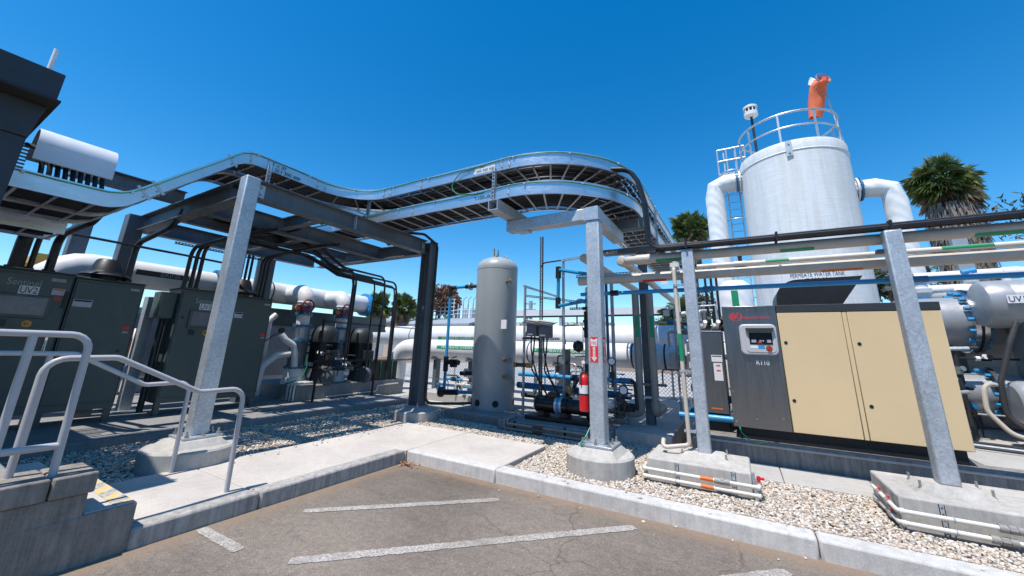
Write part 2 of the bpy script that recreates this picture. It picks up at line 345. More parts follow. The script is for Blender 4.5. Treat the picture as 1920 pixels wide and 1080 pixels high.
stripe((-3.83, 2.66), (-2.42, 4.0), .10); stripe((-3.08, 2.08), (-1.02, 4.16), .11); stripe((-4.2, 1.96), (-3.55, 1.96), .10); stripe((-1.5, 2.45), (.15, 4.05), .11)
wk = sroot('walkway')
def slab(x0, x1, y0, y1, z0, z1, par, mat='walk', bv=.012, name='slab'): return struct(name, MB().box(x0, x1, y0, y1, z0, z1), mat, par, bv)
slab(-4.235, -2.745, 4.56, 5.87, .0, .150, wk); slab(-5.68, -4.243, 4.402, 5.87, 0, .150, wk)
slab(-5.68, -4.40, 2.425, 4.394, 0, .150, wk); slab(-5.68, -4.40, .6, 2.417, 0, .149, wk)
kb = sroot('kerb')
def kseg(x0, x1, y0, y1, m_='kerb'): struct('kerb_segment', MB().box(x0, x1, y0, y1, -.05, .152), m_, kb, .022)
kseg(-2.742, .395, 4.41, 4.62); kseg(.403, 3.4, 4.41, 4.62); kseg(3.408, 6.5, 4.41, 4.62); kseg(-4.225, -2.748, 4.41, 4.553)
kseg(-4.395, -4.233, 2.45, 4.39, 'kerb_shade_stain'); kseg(-4.395, -4.233, 1.49, 2.443, 'kerb_shade_stain')
struct('gravel_bed', MB().add([(-2.9, 4.6, .085), (6, 4.6, .085), (6, 7, .085), (-2.9, 7, .085), (-7.75, .4, .0852), (-5.6, .4, .0852), (-5.6, 8, .0852), (-7.75, 8, .0852),
      (-5.6, 5.8, .0848), (-2.9, 5.8, .0848), (-2.9, 7.2, .0848), (-5.6, 7.2, .0848)], [(0, 1, 2, 3), (4, 5, 6, 7), (8, 9, 10, 11)]), 'gravel_bed')
cs = sroot('equipment_slab')
slab(-20, -7.72, -4, 8.1, -.1, .21, cs, 'pad_conc')
yd = sroot('concrete_yard')
slab(-24, -7.73, 8.12, 30, -.1, .12, yd, 'yard'); slab(-7.72, -4.1, 8.0, 30, -.1, .12, yd, 'yard'); slab(-4.09, -.8, 8.9, 30, -.1, .12, yd, 'yard')
pl = sroot('skid_pad')
slab(-4.12, -2.0, 6.66, 8.88, -.05, .285, pl, 'pad_conc', .02, 'pad'); slab(-1.99, -1.08, 7.02, 8.88, -.05, .30, pl, 'footing', .02, 'pad')
slab(-5.62, -4.13, 6.9, 8.6, -.05, .27, pl, 'pad_conc', .02, 'pad')
sw = sroot('service_walk')
for x0 in (-.62, .31, 1.24, 2.17, 3.1, 4.03): slab(x0, x0+.922, 6.14, 6.93, -.05, .118, sw, 'yard', .008)
pp = sroot('compressor_plinth')
slab(-.78, 12, 6.96, 14, -.05, .385, pp, 'plinth_conc', .03, 'plinth'); slab(-.76, 12, 6.945, 7.05, .335, .362, pp, 'yard', .008, 'edge_strip')
slab(2.42, 12, 7.3, 14, .384, .39, pp, 'yard', .0, 'topping')
# stairs
st = sroot('concrete_stair')
struct('side_wall', MB().box(-4.60, -4.25, -3, 1.19, -.05, .478), 'wall_conc', st, .01)
struct('coping', MB().box(-4.63, -4.23, -3, .975, .48, .62), 'wall_conc', st, .012); struct('coping', MB().box(-4.63, -4.23, .985, 1.215, .48, .618), 'wall_conc', st, .012)
struct('step', MB().box(-5.62, -4.245, .9, 1.495, -.05, .335), 'wall_conc', st, .018); struct('step', MB().box(-5.62, -4.606, .55, 1.19, -.05, .475), 'walk', st, .018)
struct('tread', MB().box(-5.6, -4.26, 1.2, 1.48, .333, .339), 'walk', st); struct('landing', MB().box(-5.62, -4.64, -3, .88, -.05, .60), 'pad_conc', st, .015)
struct('nosing_stripe', MB().box(-5.58, -4.27, 1.36, 1.475, .339, .343), 'hazard', st)
struct('step', MB().box(-7.7, -5.63, -3, .55, -.05, .58), 'pad_conc', st, .015)
# gravel
ROUNDS = [(-1.71, 5.32, .44), (-6.0, 2.5, .49), (-6.0, 6.45, .47)]
BOXES = [(-1.16, .02, 5.24, 6.12), (1.1, 2.34, 5.2, 6.3), (-4.15, -1.98, 6.64, 9), (-2.0, -1.06, 7.0, 9), (-5.64, -4.1, 6.88, 9), (-.64, 7, 6.12, 7)]
rng = np.random.default_rng(5)
def scatter(x0, x1, y0, y1, dens):
    n = int((x1-x0)*(y1-y0)*dens); p = np.c_[rng.uniform(x0, x1, n), rng.uniform(y0, y1, n)]; k = np.ones(n, bool)
    for cx, cy, r in ROUNDS: k &= (p[:, 0]-cx)**2+(p[:, 1]-cy)**2 > r*r
    for a, b_, c_, d_ in BOXES: k &= ~((p[:, 0] > a) & (p[:, 0] < b_) & (p[:, 1] > c_) & (p[:, 1] < d_))
    return p[k]
PTS = np.vstack([scatter(-2.70, 2.6, 4.60, 6.6, 3600), scatter(2.6, 4.6, 4.62, 6.2, 1500), scatter(-5.68, -2.70, 5.87, 7.1, 2600), scatter(-7.7, -5.68, 1.0, 7.9, 1900), scatter(-2.7, -.66, 6.6, 7.0, 2200), scatter(-5.9, 1.5, 5.85, 6.0, 60), scatter(-2.6, 2.6, 4.2, 4.62, 14), scatter(-5.66, -5.4, 2.7, 5.8, 40)])
bmi = bmesh.new(); bmesh.ops.create_icosphere(bmi, subdivisions=1, radius=1); bmi.verts.ensure_lookup_table()
IV = np.array([v_.co[:] for v_ in bmi.verts]); IF = np.array([[v_.index for v_ in f_.verts] for f_ in bmi.faces]); bmi.free()
N = len(PTS); onw = ((PTS[:, 0] > -5.68) & (PTS[:, 0] < -2.745) & (PTS[:, 1] < 5.87)); onk = (PTS[:, 1] < 4.62) & (PTS[:, 1] > 4.41); onr = (PTS[:, 1] <= 4.41) & (PTS[:, 0] > -2.7)
ZB = np.where(onr, .006, np.where(onk & (PTS[:, 0] > -2.7), .158, np.where(onw, .156, rng.uniform(.088, .112, N))))[:, None]; sc = rng.triangular(.007, .013, .024, (N, 1))*np.c_[rng.uniform(.8, 1.35, N), rng.uniform(.7, 1.1, N), rng.uniform(.45, .8, N)]
vv = IV[None]*(1+rng.uniform(-.16, .16, (N, 12, 1)))*sc[:, None, :]
th = rng.uniform(0, 6.28, N); tl = rng.uniform(-.5, .5, N)
ct, s_t = np.cos(tl)[:, None], np.sin(tl)[:, None]
y2, z2 = vv[:, :, 1]*ct-vv[:, :, 2]*s_t, vv[:, :, 1]*s_t+vv[:, :, 2]*ct
ch, sh = np.cos(th)[:, None], np.sin(th)[:, None]
xx, yy = vv[:, :, 0]*ch-y2*sh, vv[:, :, 0]*sh+y2*ch
co = np.stack([xx+PTS[:, :1], yy+PTS[:, 1:], z2+ZB], -1).reshape(-1, 3)
me = bpy.data.meshes.new('gravel'); me.vertices.add(len(co)); me.vertices.foreach_set('co', co.ravel())
F = (IF[None]+np.arange(N)[:, None, None]*12).reshape(-1)
me.loops.add(len(F)); me.loops.foreach_set('vertex_index', F.astype(np.int32)); me.polygons.add(len(F)//3)
me.polygons.foreach_set('loop_start', np.arange(0, len(F), 3, dtype=np.int32)); me.update(calc_edges=True)
me.polygons.foreach_set('use_smooth', np.ones(len(F)//3, bool))
pal = np.array([(.60, .52, .42), (.65, .58, .49), (.42, .36, .30), (.48, .35, .25), (.73, .69, .62), (.27, .23, .20), (.54, .43, .31), (.58, .49, .41)])
ci = rng.choice(len(pal), N, p=[.22, .2, .13, .1, .12, .06, .1, .07]); cl = pal[ci]*rng.uniform(.8, 1.15, (N, 1))
at_ = me.color_attributes.new('Col', 'FLOAT_COLOR', 'POINT')
at_.data.foreach_set('color', np.repeat(np.c_[np.clip(cl, 0, 1), np.ones(N)], 12, 0).astype(np.float32).ravel())
go = bpy.data.objects.new('gravel', me); link(go); me.materials.append(MT['stone']); go['kind'] = 'stuff'; go['label'] = 'loose pale river gravel filling the beds behind the kerb'; go['category'] = 'gravel'
# leaf litter in the kerb corner
lf = MB()
for i in range(70):
    a, r_ = random.uniform(0, 6.28), abs(random.gauss(0, .09)); q = V((-4.12+r_*math.cos(a)*1.2, 4.32+r_*math.sin(a)*.8, .012+random.uniform(0, .03)))
    if q.x < -4.22 or q.y > 4.40: continue
    d = V((random.uniform(-1, 1), random.uniform(-1, 1), random.uniform(-.3, .3))).normalized()*.025; e = d.cross(V((random.uniform(-.4, .4), random.uniform(-.4, .4), 1))).normalized()*.011
    lf.add([q-d, q+e, q+d, q-e], [(0, 1, 2, 3)])
o = struct('leaf_litter', lf, 'dry_leaf', None, 0, 'stuff', 0); o['label'] = 'small heap of dry brown leaves in the kerb corner'; o['category'] = 'leaves'

# ------------------------------------------------------------------ hand rails
def tubething(name, paths, r, mat, label, cat, loc, fil=.1, n=12, group=None, pn='pipe'):
    t_ = thing(name, label, cat, loc, group)
    for nm, pts in paths: part(nm, MB().tube(pts, r, n, fil), mat, t_)
    return t_
tubething('guard_rail', [('top_rail', [(-4.36, -2.5, 1.605), (-4.36, .99, 1.60), (-4.36, 1.0, .60)]), ('post', [(-4.36, .70, 1.59), (-4.36, .70, .60)]), ('mid_rail', [(-4.36, -2.5, .83), (-4.36, .985, .815)])],
          .024, 'rail_paint', 'pale grey pipe guard rail on top of the concrete stair wall', 'railing', (-4.36, .7, .62), .11)
h = tubething('hand_rail', [('rail', [(-4.5, .82, .60), (-4.5, .82, 1.42), (-4.5, 1.215, 1.425), (-4.5, 1.85, 1.105), (-4.5, 2.245, 1.112), (-4.5, 2.26, .15)])],
          .0225, 'rail_paint', 'bent pale grey stair hand rail ending at the kerb, nearest the camera', 'railing', (-4.5, 2.26, .15), .12)
h = tubething('hand_rail', [('rail', [(-5.6, -.5, 1.44), (-5.6, 1.2, 1.42), (-5.6, 1.78, 1.097), (-5.6, 2.19, 1.105), (-5.6, 2.2, .15)]), ('post', [(-5.6, 1.04, 1.41), (-5.6, 1.04, .6)])],
          .0225, 'rail_paint', 'pale grey stair hand rail on the far side beside the round footing', 'railing', (-5.6, 2.2, .15), .11)

# ------------------------------------------------------------------ column footings
def bolts(par, c, d, z, n3=True):
    pts = [(-1, -1), (1, -1), (1, 1), (-1, 1)]+([(0, -1), (1, 0), (0, 1), (-1, 0)] if n3 else [])
    for a, b_ in pts:
        m_ = MB().cyl((c[0]+a*d, c[1]+b_*d, z), (c[0]+a*d, c[1]+b_*d, z+.03), .024, n=6).cyl((c[0]+a*d, c[1]+b_*d, z+.028), (c[0]+a*d, c[1]+b_*d, z+.07), .013, n=8)
        part('anchor_bolt', m_, 'bolt', par)
def round_footing(c, r, zt, zp, label, plw=.2, n=40, base=.02):
    t_ = thing('concrete_footing', label, 'footing', (c[0], c[1], base), 'round column footings')
    part('pier', MB().lathe([(r, base-.02), (r, zt-.02), (r-.02, zt)], (c[0], c[1], 0), n=n), 'footing', t_)
    a, b_ = plw+.10, plw+.015
    part('grout', MB().add([(c[0]+i*a, c[1]+j*a, zt-.004) for i, j in ((-1, -1), (1, -1), (1, 1), (-1, 1))]+[(c[0]+i*b_, c[1]+j*b_, zp) for i, j in ((-1, -1), (1, -1), (1, 1), (-1, 1))],
         [(0, 1, 5, 4), (1, 2, 6, 5), (2, 3, 7, 6), (3, 0, 4, 7), (4, 5, 6, 7)]), 'footing', t_, .006)
    return t_
round_footing((-1.71, 5.32), .43, .318, .40, 'round concrete footing under the column with the fire sign', .2)
round_footing((-6.0, 2.5), .48, .33, .405, 'round concrete footing under the tall left column beside the walkway', .2)
round_footing((-6.0, 6.45), .46, .29, .345, 'round concrete footing under the dark I-beam post left of the grey tank', .19, 16)
def block_footing(x0, x1, y0, y1, zt, cx, cy, zp, label, extra):
    t_ = thing('concrete_footing', label, 'footing', ((x0+x1)/2, (y0+y1)/2, .05), 'block post footings')
    part('block', MB().box(x0, x1, y0, y1, .03, zt), 'footing', t_, .018)
    a, b_ = .30, .2
    part('grout', MB().add([(cx+i*a, cy+j*a*.8, zt-.003) for i, j in ((-1, -1), (1, -1), (1, 1), (-1, 1))]+[(cx+i*b_, cy+j*b_*.8, zp) for i, j in ((-1, -1), (1, -1), (1, 1), (-1, 1))],
         [(0, 1, 5, 4), (1, 2, 6, 5), (2, 3, 7, 6), (3, 0, 4, 7), (4, 5, 6, 7)]), 'footing', t_, .008)
    for i in (-1, 1):
        for j in (-1, 1): part('anchor_bolt', MB().cyl((cx+i*.24, cy+j*.15, zt), (cx+i*.24, cy+j*.15, zp+.03), .011, n=8).cyl((cx+i*.24, cy+j*.15, zt+.012), (cx+i*.24, cy+j*.15, zt+.04), .02, n=6), 'bolt', t_)
    for q in extra: part('strut_bracket', MB().strut(*q), 'galv', t_)
    return t_
fy = 5.295
block_footing(-1.12, -.03, 5.3, 6.1, .355, -.51, 5.775, .405, 'square concrete footing with pipes, under the middle slim post', [((x, fy-.003, .34), (x, fy-.003, .10), (0, -1, 0)) for x in (-.78, -.2)]+[((-.025+.03, 5.4, .34), (-.025+.03, 5.4, .08), (1, 0, 0)), ((-1.125, 5.36, .33), (-1.125, 5.36, .08), (-1, 0, 0))])
block_footing(1.14, 2.34, 5.3, 6.25, .37, 1.62, 5.73, .44, 'square concrete footing with pipes, under the right slim post', [((x, fy-.003, .35), (x, fy-.003, .10), (0, -1, 0)) for x in (1.42, 1.95)]+[((1.135, 5.6, .34), (1.135, 5.6, .08), (-1, 0, 0))])
def clampring(par, c, axis, r): part('clamp', MB().torus(c, axis, r+.004, .006, 14, 6).cbox((c[0], c[1], c[2]+r+.008), .02, .02, .02), 'galv', par)
def pipepair(label, z1, z2, x0, x1, y, tags, wrapL=None, wrapR=None, unions=()):
    for z_, zl in ((z1, 'upper'), (z2, 'lower')):
        t_ = thing('conduit_pipe', f'{zl} of the two pale plastic pipes clamped to {label}', 'pipe', (x0, y, z_), 'plastic pipes on the footings')
        pts = [(x0, y, z_), (x1, y, z_)]
        if wrapL: pts = [(x0, wrapL, z_)]+pts
        if wrapR: pts = pts+[(x1, wrapR, z_)]
        part('pipe', MB().tube(pts, .0195, 12, .03), 'pvc_pale', t_)
        for x in tags: part('orange_tag', MB().cyl((x, y, z_), (x+.13, y, z_), .0205, n=14), 'orange', t_)
        for x, k in unions:
            if k == zl[0]: part('union', MB().cyl((x, y, z_), (x+.05, y, z_), .031, n=14).cyl((x+.055, y, z_), (x+.1, y, z_), .034, n=8).cyl((x+.105, y, z_), (x+.15, y, z_), .031, n=14), 'pvc_grey', t_)
        for x in (x0+.01, x1-.03): part('elbow', MB().cyl((x, y, z_), (x+.035, y, z_), .026, n=14), 'pvc_pale', t_)
        part('clamp', MB().torus((x0+.36, y, z_), (1, 0, 0), .022, .006, 14, 6), 'galv', t_)
pipepair('the middle footing', .245, .165, -1.15, .035, 5.225, (-.53,), 5.5, 5.5, ((-.39, 'u'),))
pipepair('the right footing', .262, .168, 1.10, 2.6, 5.215, (), 6.0, None, ((1.72, 'u'), (1.66, 'l')))
for i, (y_, z_) in enumerate(((5.47, .262), (5.42, .168), (5.75, .262))):
    v_ = thing('shutoff_valve', ('front upper', 'front lower', 'rear')[i]+' red handled valve at the left side of the right footing', 'valve', (1.10, y_, z_))
    part('body', MB().cyl((1.1, y_-.03, z_), (1.1, y_+.04, z_), .032, n=14), 'pvc_grey', v_); part('handle', MB().bar((1.1, y_-.03, z_+.045), (1.1, y_+.05, z_+.045), .014, .022).cyl((1.1, y_, z_), (1.1, y_, z_+.045), .01, n=8), 'red', v_)
v_ = thing('shutoff_valve', 'red capped valve at the right corner of the middle footing', 'valve', (.05, 5.33, .2))
part('body', MB().cyl((.035, 5.30, .245), (.035, 5.37, .245), .03, n=12), 'pvc_grey', v_); part('cap', MB().cyl((.035, 5.33, .27), (.035, 5.33, .33), .018, n=10).cyl((.035, 5.33, .31), (.09, 5.33, .31), .014, n=8), 'red', v_)
# slim rack posts
def post(cx, cy, w, z0, z1, label):
    t_ = thing('rack_post', label, 'post', (cx, cy, z0), 'slim pipe rack posts')
    part('tube', MB().box(cx-w/2, cx+w/2, cy-w/2, cy+w/2, z0, z1), 'galv', t_, .014)
    part('cap_plate', MB().box(cx-w/2+.004, cx+w/2-.004, cy-w/2+.004, cy+w/2-.004, z1-.001, z1+.006), 'galv', t_)
    m_ = MB(); m_.tube([(cx-.035, cy-.02, z1), (cx-.035, cy-.02, z1+.08), (cx+.035, cy-.02, z1+.08), (cx+.035, cy-.02, z1)], .007, 8, .03); part('u_bolt', m_, 'steel_dark', t_)
    for z_ in (z1-.12, z1-.34, z1-.55): part('bracket', MB().box(cx-w/2-.05, cx+w/2+.02, cy+w/2, cy+w/2+.09, z_-.1, z_-.06), 'galv_dull', t_)
    return t_
post(-.507, 5.775, .15, .40, 3.01, 'slim square galvanised post between the fire sign column and the compressor'); post(1.62, 5.73, .152, .44, 3.005, 'slim square galvanised post standing in front of the tan compressor doors')

# ------------------------------------------------------------------ column with beams carrying the curved trays
t_ = thing('support_column', 'square galvanised column with a fire sign and two beams under the curved trays', 'column', (-1.71, 5.32, .40))
part('base_plate', MB().box(-1.93, -1.49, 5.10, 5.54, .402, .43), 'galv_bright', t_, .003); bolts(t_, (-1.71, 5.32), .17, .43)
part('tube', MB().box(-1.81, -1.61, 5.22, 5.42, .43, 3.475), 'galv', t_, .016)
part('cap_plate', MB().box(-1.835, -1.60, 5.205, 5.435, 3.475, 3.487), 'galv_bright', t_)
part('beam', MB().ext([(-.1, -.095), (.1, -.095), (.1, .095), (-.1, .095)], (-1.81, 5.32, 3.583), (-3.20, 5.32, 3.583)), 'galv', t_, .014)
part('beam', MB().ext([(-.1, -.095), (.1, -.095), (.1, .095), (-.1, .095)], (-1.715, 5.43, 3.583), (-1.715, 6.72, 3.583)), 'galv', t_, .014)
part('gusset', MB().poly([(-1.86, 5.206, 3.489), (-1.61, 5.206, 3.489), (-1.61, 5.206, 3.685), (-1.80, 5.206, 3.68)], (0, .01, 0)), 'galv_bright', t_)
part('gusset', MB().box(-1.835, -1.61, 5.217, 5.425, 3.489, 3.68), 'galv', t_)
part('cross_tube', MB().hss((-3.13, 4.68, 3.77), (-3.13, 5.75, 3.77), .175, .175), 'galv', t_)
part('cross_tube', MB().hss((-1.8, 6.6, 3.77), (-1.2, 6.6, 3.77), .175, .175), 'galv_dull', t_)
part('foot_bracket', MB().box(-3.0, -2.8, 5.25, 5.39, 3.45, 3.487), 'galv', t_)
def firesign(par, org, r_, w, h):
    u_ = V((0, 0, 1)); r_ = V(r_); n_ = r_.cross(u_); O = V(org)
    sg = part('fire_sign', plate(O, r_, u_, w, h, .002), 'red_print', par)
    q = O+n_*.0025
    part('arrow', MB().poly([q+r_*w*a+u_*h*b_ for a, b_ in ((.5, .03), (.86, .2), (.64, .2), (.64, .62), (.36, .62), (.36, .2), (.14, .2))], n_*.001), 'print_white', sg)
    part('panel', MB().poly([q+r_*w*a+u_*h*b_ for a, b_ in ((.12, .64), (.88, .64), (.94, .95), (.5, .88), (.06, .95))], n_*.001), 'print_white', sg)
    text('FIRE', w*.62, h*.13, q+r_*w*.19+u_*h*.69+n_*.001, r_, u_, 'red_print', sg)
    for i, c_ in enumerate('EXTINGUISHER'): text(c_, w*.12, h*.034, q+r_*w*.44+u_*h*(.585-.042*i)+n_*.001, r_, u_, 'red_print', sg)
firesign(t_, (-1.779, 5.2195, 1.44), (1, 0, 0), .112, .335); firesign(t_, (-1.6095, 5.26, 1.44), (0, 1, 0), .112, .335)
w_ = single('ground_wire', MB().tube([(-1.84, 5.1, .43), (-1.9, 5.08, .42), (-1.86, 5.2, .5), (-1.82, 5.3, .62), (-1.815, 5.44, .8)], .007, 8, .05), 'green_wire', 'green earth wire climbing beside the fire sign column base', 'wire', (-1.84, 5.1, .43))
# fire extinguisher
e_ = thing('fire_extinguisher', 'red fire extinguisher with white label hung on the column', 'extinguisher', (-1.915, 5.33, .79)); c = (-1.915, 5.33, 0)
part('cylinder', MB().lathe([(.055, .79), (.066, .80), (.068, .83), (.068, 1.19), (.06, 1.235), (.035, 1.262), (.022, 1.27)], c, n=28), 'red', e_)
part('label', MB().lathe([(.0687, 1.02), (.0687, 1.13)], c, n=28), 'label_clean', e_); part('band', MB().lathe([(.0695, 1.0), (.0695, 1.018)], c, n=28), 'print_dark', e_)
part('valve', MB().cyl((c[0], c[1], 1.265), (c[0], c[1], 1.31), .02, n=12), 'brass', e_)
part('handle', MB().bar((c[0]-.06, c[1]-.03, 1.325), (c[0]+.02, c[1]+.01, 1.31), .02, .008).bar((c[0]-.07, c[1]-.035, 1.35), (c[0]+.02, c[1]+.01, 1.325), .02, .008), 'black', e_)
part('hose', MB().tube([(c[0]-.01, c[1]-.02, 1.3), (c[0]-.03, c[1]-.06, 1.27), (c[0]-.02, c[1]-.074, 1.2), (c[0]-.015, c[1]-.074, 1.13)], .011, 10, .03), 'rubber', e_)
part('bracket', MB().box(-1.85, -1.812, 5.30, 5.36, 1.0, 1.3), 'steel_dark', e_)

t_ = thing('reflection_building', 'unseen low beige building added for reflections in the stainless panel', 'building', (0, -17, 0)); part('wall', MB().box(-40, 40, -26, -17, 0, 5.2), 'far_beige', t_); part('roof', MB().box(-40.6, 40.6, -26.5, -16.3, 5.2, 5.6), 'dark_roof', t_)  # unseen building, added so the stainless panel has something dark to reflect
for i in range(12): w_ = part('window', MB().box(-37+6.2*i, -34.6+6.2*i, -17.0, -16.95, 1.0, 2.6), 'screen_blue', t_)
# ------------------------------------------------------------------ steel frame on the left
t_ = thing('support_structure', 'galvanised steel frame of columns and beams over the grey cabinets', 'frame', (-6.05, 2.55, .40))
part('column', MB().box(-6.15, -5.95, 2.45, 2.65, .43, 3.94), 'galv', t_, .016); part('base_plate', MB().box(-6.25, -5.83, 2.34, 2.76, .407, .432), 'galv_bright', t_, .003)
bolts(t_, (-6.04, 2.55), .165, .432)
part('column', MB().ibeam((-6.0, 6.43, .375), (-6.0, 6.43, 3.93), .26, .25, (1, 0, 0)), 'steel_grey', t_); part('base_plate', MB().box(-6.18, -5.82, 6.27, 6.61, .347, .374), 'galv_bright', t_, .003); bolts(t_, (-6.0, 6.44), .14, .374, False)
part('column', MB().box(-10.28, -10.02, 2.3, 2.56, .2, 3.93), 'steel_grey', t_, .012); part('column', MB().box(-10.28, -10.02, 4.85, 5.17, .2, 3.6), 'steel_grey', t_, .012)
part('column', MB().box(-11.75, -11.48, 1.9, 2.16, .2, 3.9), 'steel_grey', t_, .012)
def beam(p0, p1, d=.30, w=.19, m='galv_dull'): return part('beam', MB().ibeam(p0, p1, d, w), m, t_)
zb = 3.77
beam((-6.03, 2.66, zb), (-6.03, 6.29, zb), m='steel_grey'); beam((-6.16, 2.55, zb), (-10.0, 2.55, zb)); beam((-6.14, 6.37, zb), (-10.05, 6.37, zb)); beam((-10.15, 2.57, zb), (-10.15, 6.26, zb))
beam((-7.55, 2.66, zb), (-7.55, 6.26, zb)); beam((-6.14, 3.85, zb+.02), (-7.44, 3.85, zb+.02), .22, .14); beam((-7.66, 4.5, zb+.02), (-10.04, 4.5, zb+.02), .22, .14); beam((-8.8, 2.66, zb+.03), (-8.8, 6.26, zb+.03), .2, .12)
beam((-8.6, 1.2, 4.08), (-8.6, 2.62, 4.08), .24, .2)
for y_ in (2.70, 6.22): part('clip_angle', MB().box(-6.018, -6.008, y_-.04, y_+.05, zb-.1, zb+.1), 'galv', t_)
part('clip_angle', MB().box(-6.02, -5.945, 4.35, 4.36, zb-.13, zb+.13), 'galv', t_)
for (y_, z_) in ((2.70, zb-.05), (2.70, zb+.06), (6.22, zb-.05), (6.22, zb+.06)): part('bolt', MB().cyl((-6.008, y_, z_), (-5.985, y_, z_), .018, n=6), 'bolt', t_)

# ------------------------------------------------------------------ cable trays
def arc(c, r, a0, a1, z, n=26): return [V((c[0]+r*math.cos(R(a0+(a1-a0)*i/n)), c[1]+r*math.sin(R(a0+(a1-a0)*i/n)), z)) for i in range(n+1)]
def normals(P):
    out = []
    for i in range(len(P)):
        d = (P[min(i+1, len(P)-1)]-P[max(i-1, 0)]); d.z = 0; d.normalize(); out.append(V((-d.y, d.x, 0)))
    return out
def sweep(P, NN, off, prof):
    mb = MB(); m = len(prof)
    vs = [p_+n_*(off+u_)+V((0, 0, v_)) for p_, n_ in zip(P, NN) for u_, v_ in prof]
    fs = [(i*m+k, i*m+(k+1) % m, (i+1)*m+(k+1) % m, (i+1)*m+k) for i in range(len(P)-1) for k in range(m)]+[tuple(range(m)), tuple(range((len(P)-1)*m, len(P)*m))]
    return mb.add(vs, fs)
def lengths(P):
    L = [0]
    for i in range(1, len(P)): L.append(L[-1]+(P[i]-P[i-1]).length)
    return L
def atlen(P, NN, L, s):
    for i in range(1, len(P)):
        if L[i] >= s or i == len(P)-1:
            f = (s-L[i-1])/max(1e-6, L[i]-L[i-1]); return P[i-1].lerp(P[i], f), NN[i-1].lerp(NN[i], f).normalized()
TH = .212
def tray(P, label, splices, rung_gap=.3, start=0., wires=((.15, 0),), cables=13, clabel='', seed=1, rail='alu', TW=.76):
    rnd = random.Random(seed); NN = normals(P); L = lengths(P); T = thing('cable_tray', label, 'cable tray', P[0])
    pr = [(0, 0), (.032, 0), (.032, .005), (.005, .005), (.005, TH-.005), (.032, TH-.005), (.032, TH), (0, TH)]
    part('side_rail', sweep(P, NN, 0, pr), rail, T, 0, 30); part('side_rail', sweep(P, NN, TW, [(-a, b_) for a, b_ in pr]), rail, T, 0, 30)
    s = start+.1
    while s < L[-1]:
        q, n_ = atlen(P, NN, L, s); d = n_.cross(V((0, 0, 1)))
        part('rung', MB().bar(q+n_*.034+V((0, 0, .018)), q+n_*(TW-.034)+V((0, 0, .018)), .028, .022), 'alu_dull', T, 0, 0); s += rung_gap
    for s in splices:
        q, n_ = atlen(P, NN, L, s); q2, _ = atlen(P, NN, L, s+.035); q = q-n_*.004; q2 = q2-n_*.004
        sp = part('splice_plate', MB().bar(q+V((0, 0, TH/2)), q2+V((0, 0, TH/2)), .006, TH+.004), 'galv_bright', T)
        for z_ in (.05, .16): part('bolt', MB().cyl(q.lerp(q2, .5)+V((0, 0, z_)), q.lerp(q2, .5)-n_*.016+V((0, 0, z_)), .012, n=6), 'bolt', sp)
    i = 0
    while i*.9 < L[-1]-.5:
        q, n_ = atlen(P, NN, L, .4+i*.9); part('wire_clip', MB().cyl(q+V((0, 0, .178)), q-n_*.028+V((0, 0, .178)), .014, n=8).cbox(q-n_*.012+V((0, 0, .178)), .03, .03, .03), 'galv_bright', T); i += 1
    gw = thing('ground_wire', f'green earth wire clipped along {clabel}', 'wire', P[0])
    pts = []
    k = 0; s = 0
    while s < L[-1]:
        q, n_ = atlen(P, NN, L, s); pts.append(q-n_*.012+V((0, 0, .178+.010*math.sin(s*2.3+seed)+.004*math.sin(s*7)))); s += .12
    part('wire', MB().tube(pts, .0075, 6), 'green_wire', gw)
    cb = thing('cable_bundle', f'black power cables lying in {clabel}', 'cables', P[0])
    for i in range(cables):
        o_ = .07+(TW-.14)*(i+.5)/cables; r_ = rnd.choice((.022, .028, .034)); ph = rnd.uniform(0, 6); pts = []; s = rnd.uniform(0, .4)
        while s < L[-1]-.05:
            q, n_ = atlen(P, NN, L, s); pts.append(q+n_*(o_+.012*math.sin(s*1.3+ph))+V((0, 0, .03+r_+.01*math.sin(s*.9+ph)))); s += .16
        part('cable', MB().tube(pts, r_, 6), 'conduit', cb)
    return T
A = fillet([(-6.61, -1.6, 3.12), (-6.61, 1.40, 3.14), (-6.61, 2.66, 4.40), (-6.61, 3.97, 4.40)], .45, 6)
B1 = arc((-5.79, 3.98), .82, 180, 90, 4.40, 16); B2 = arc((-2.96, 6.49), 1.69, -90, 0, 4.40, 26)
def dens(a, b_, st=.25):
    a, b_ = V(a), V(b_); n = max(1, int((b_-a).length/st)); return [a.lerp(b_, i/n) for i in range(1, n)]
PU = A+B1+dens(B1[-1], B2[0])+B2+dens(B2[-1], (-1.27, 13.5, 4.40))+[V((-1.27, 13.5, 4.40))]
LU = lengths(PU)
def sat(P, pt):                                       # arc length nearest a point
    L = lengths(P); k = min(range(len(P)), key=lambda i: (P[i]-V(pt)).length); return L[k]
s1, s2, s3, s4 = sat(PU, (-6.61, 1.4, 3.14)), sat(PU, (-6.61, 2.6, 4.3)), sat(PU, B1[0]), sat(PU, B1[-1])
TU = tray(PU, 'upper aluminium cable tray that dips, climbs and curves away on the right', [s1+.25, s1+.42, s2-.15, s2+.15, s2+.42, s2+.62, s3-.1, s3+.05, s4-.05, s4+.13, s4+.95, sat(PU, (-2.96, 4.8, 4.4))-.12, sat(PU, (-2.96, 4.8, 4.4))+.02], clabel='the upper cable tray', seed=2)
PL = dens((-9.6, 4.8, 3.905), (-2.96, 4.8, 3.905))+[V((p_.x, p_.y, 3.905)) for p_ in B2]+dens((-1.27, 6.49, 3.905), (-1.27, 13.5, 3.905))
TL = tray(PL, 'lower aluminium cable tray hanging under the curved upper tray', [sat(PL, (-5.0, 4.8, 3.9)), sat(PL, (-2.96, 4.8, 3.9))-.3, sat(PL, (-2.96, 4.8, 3.9))+.02], clabel='the lower cable tray', seed=5)
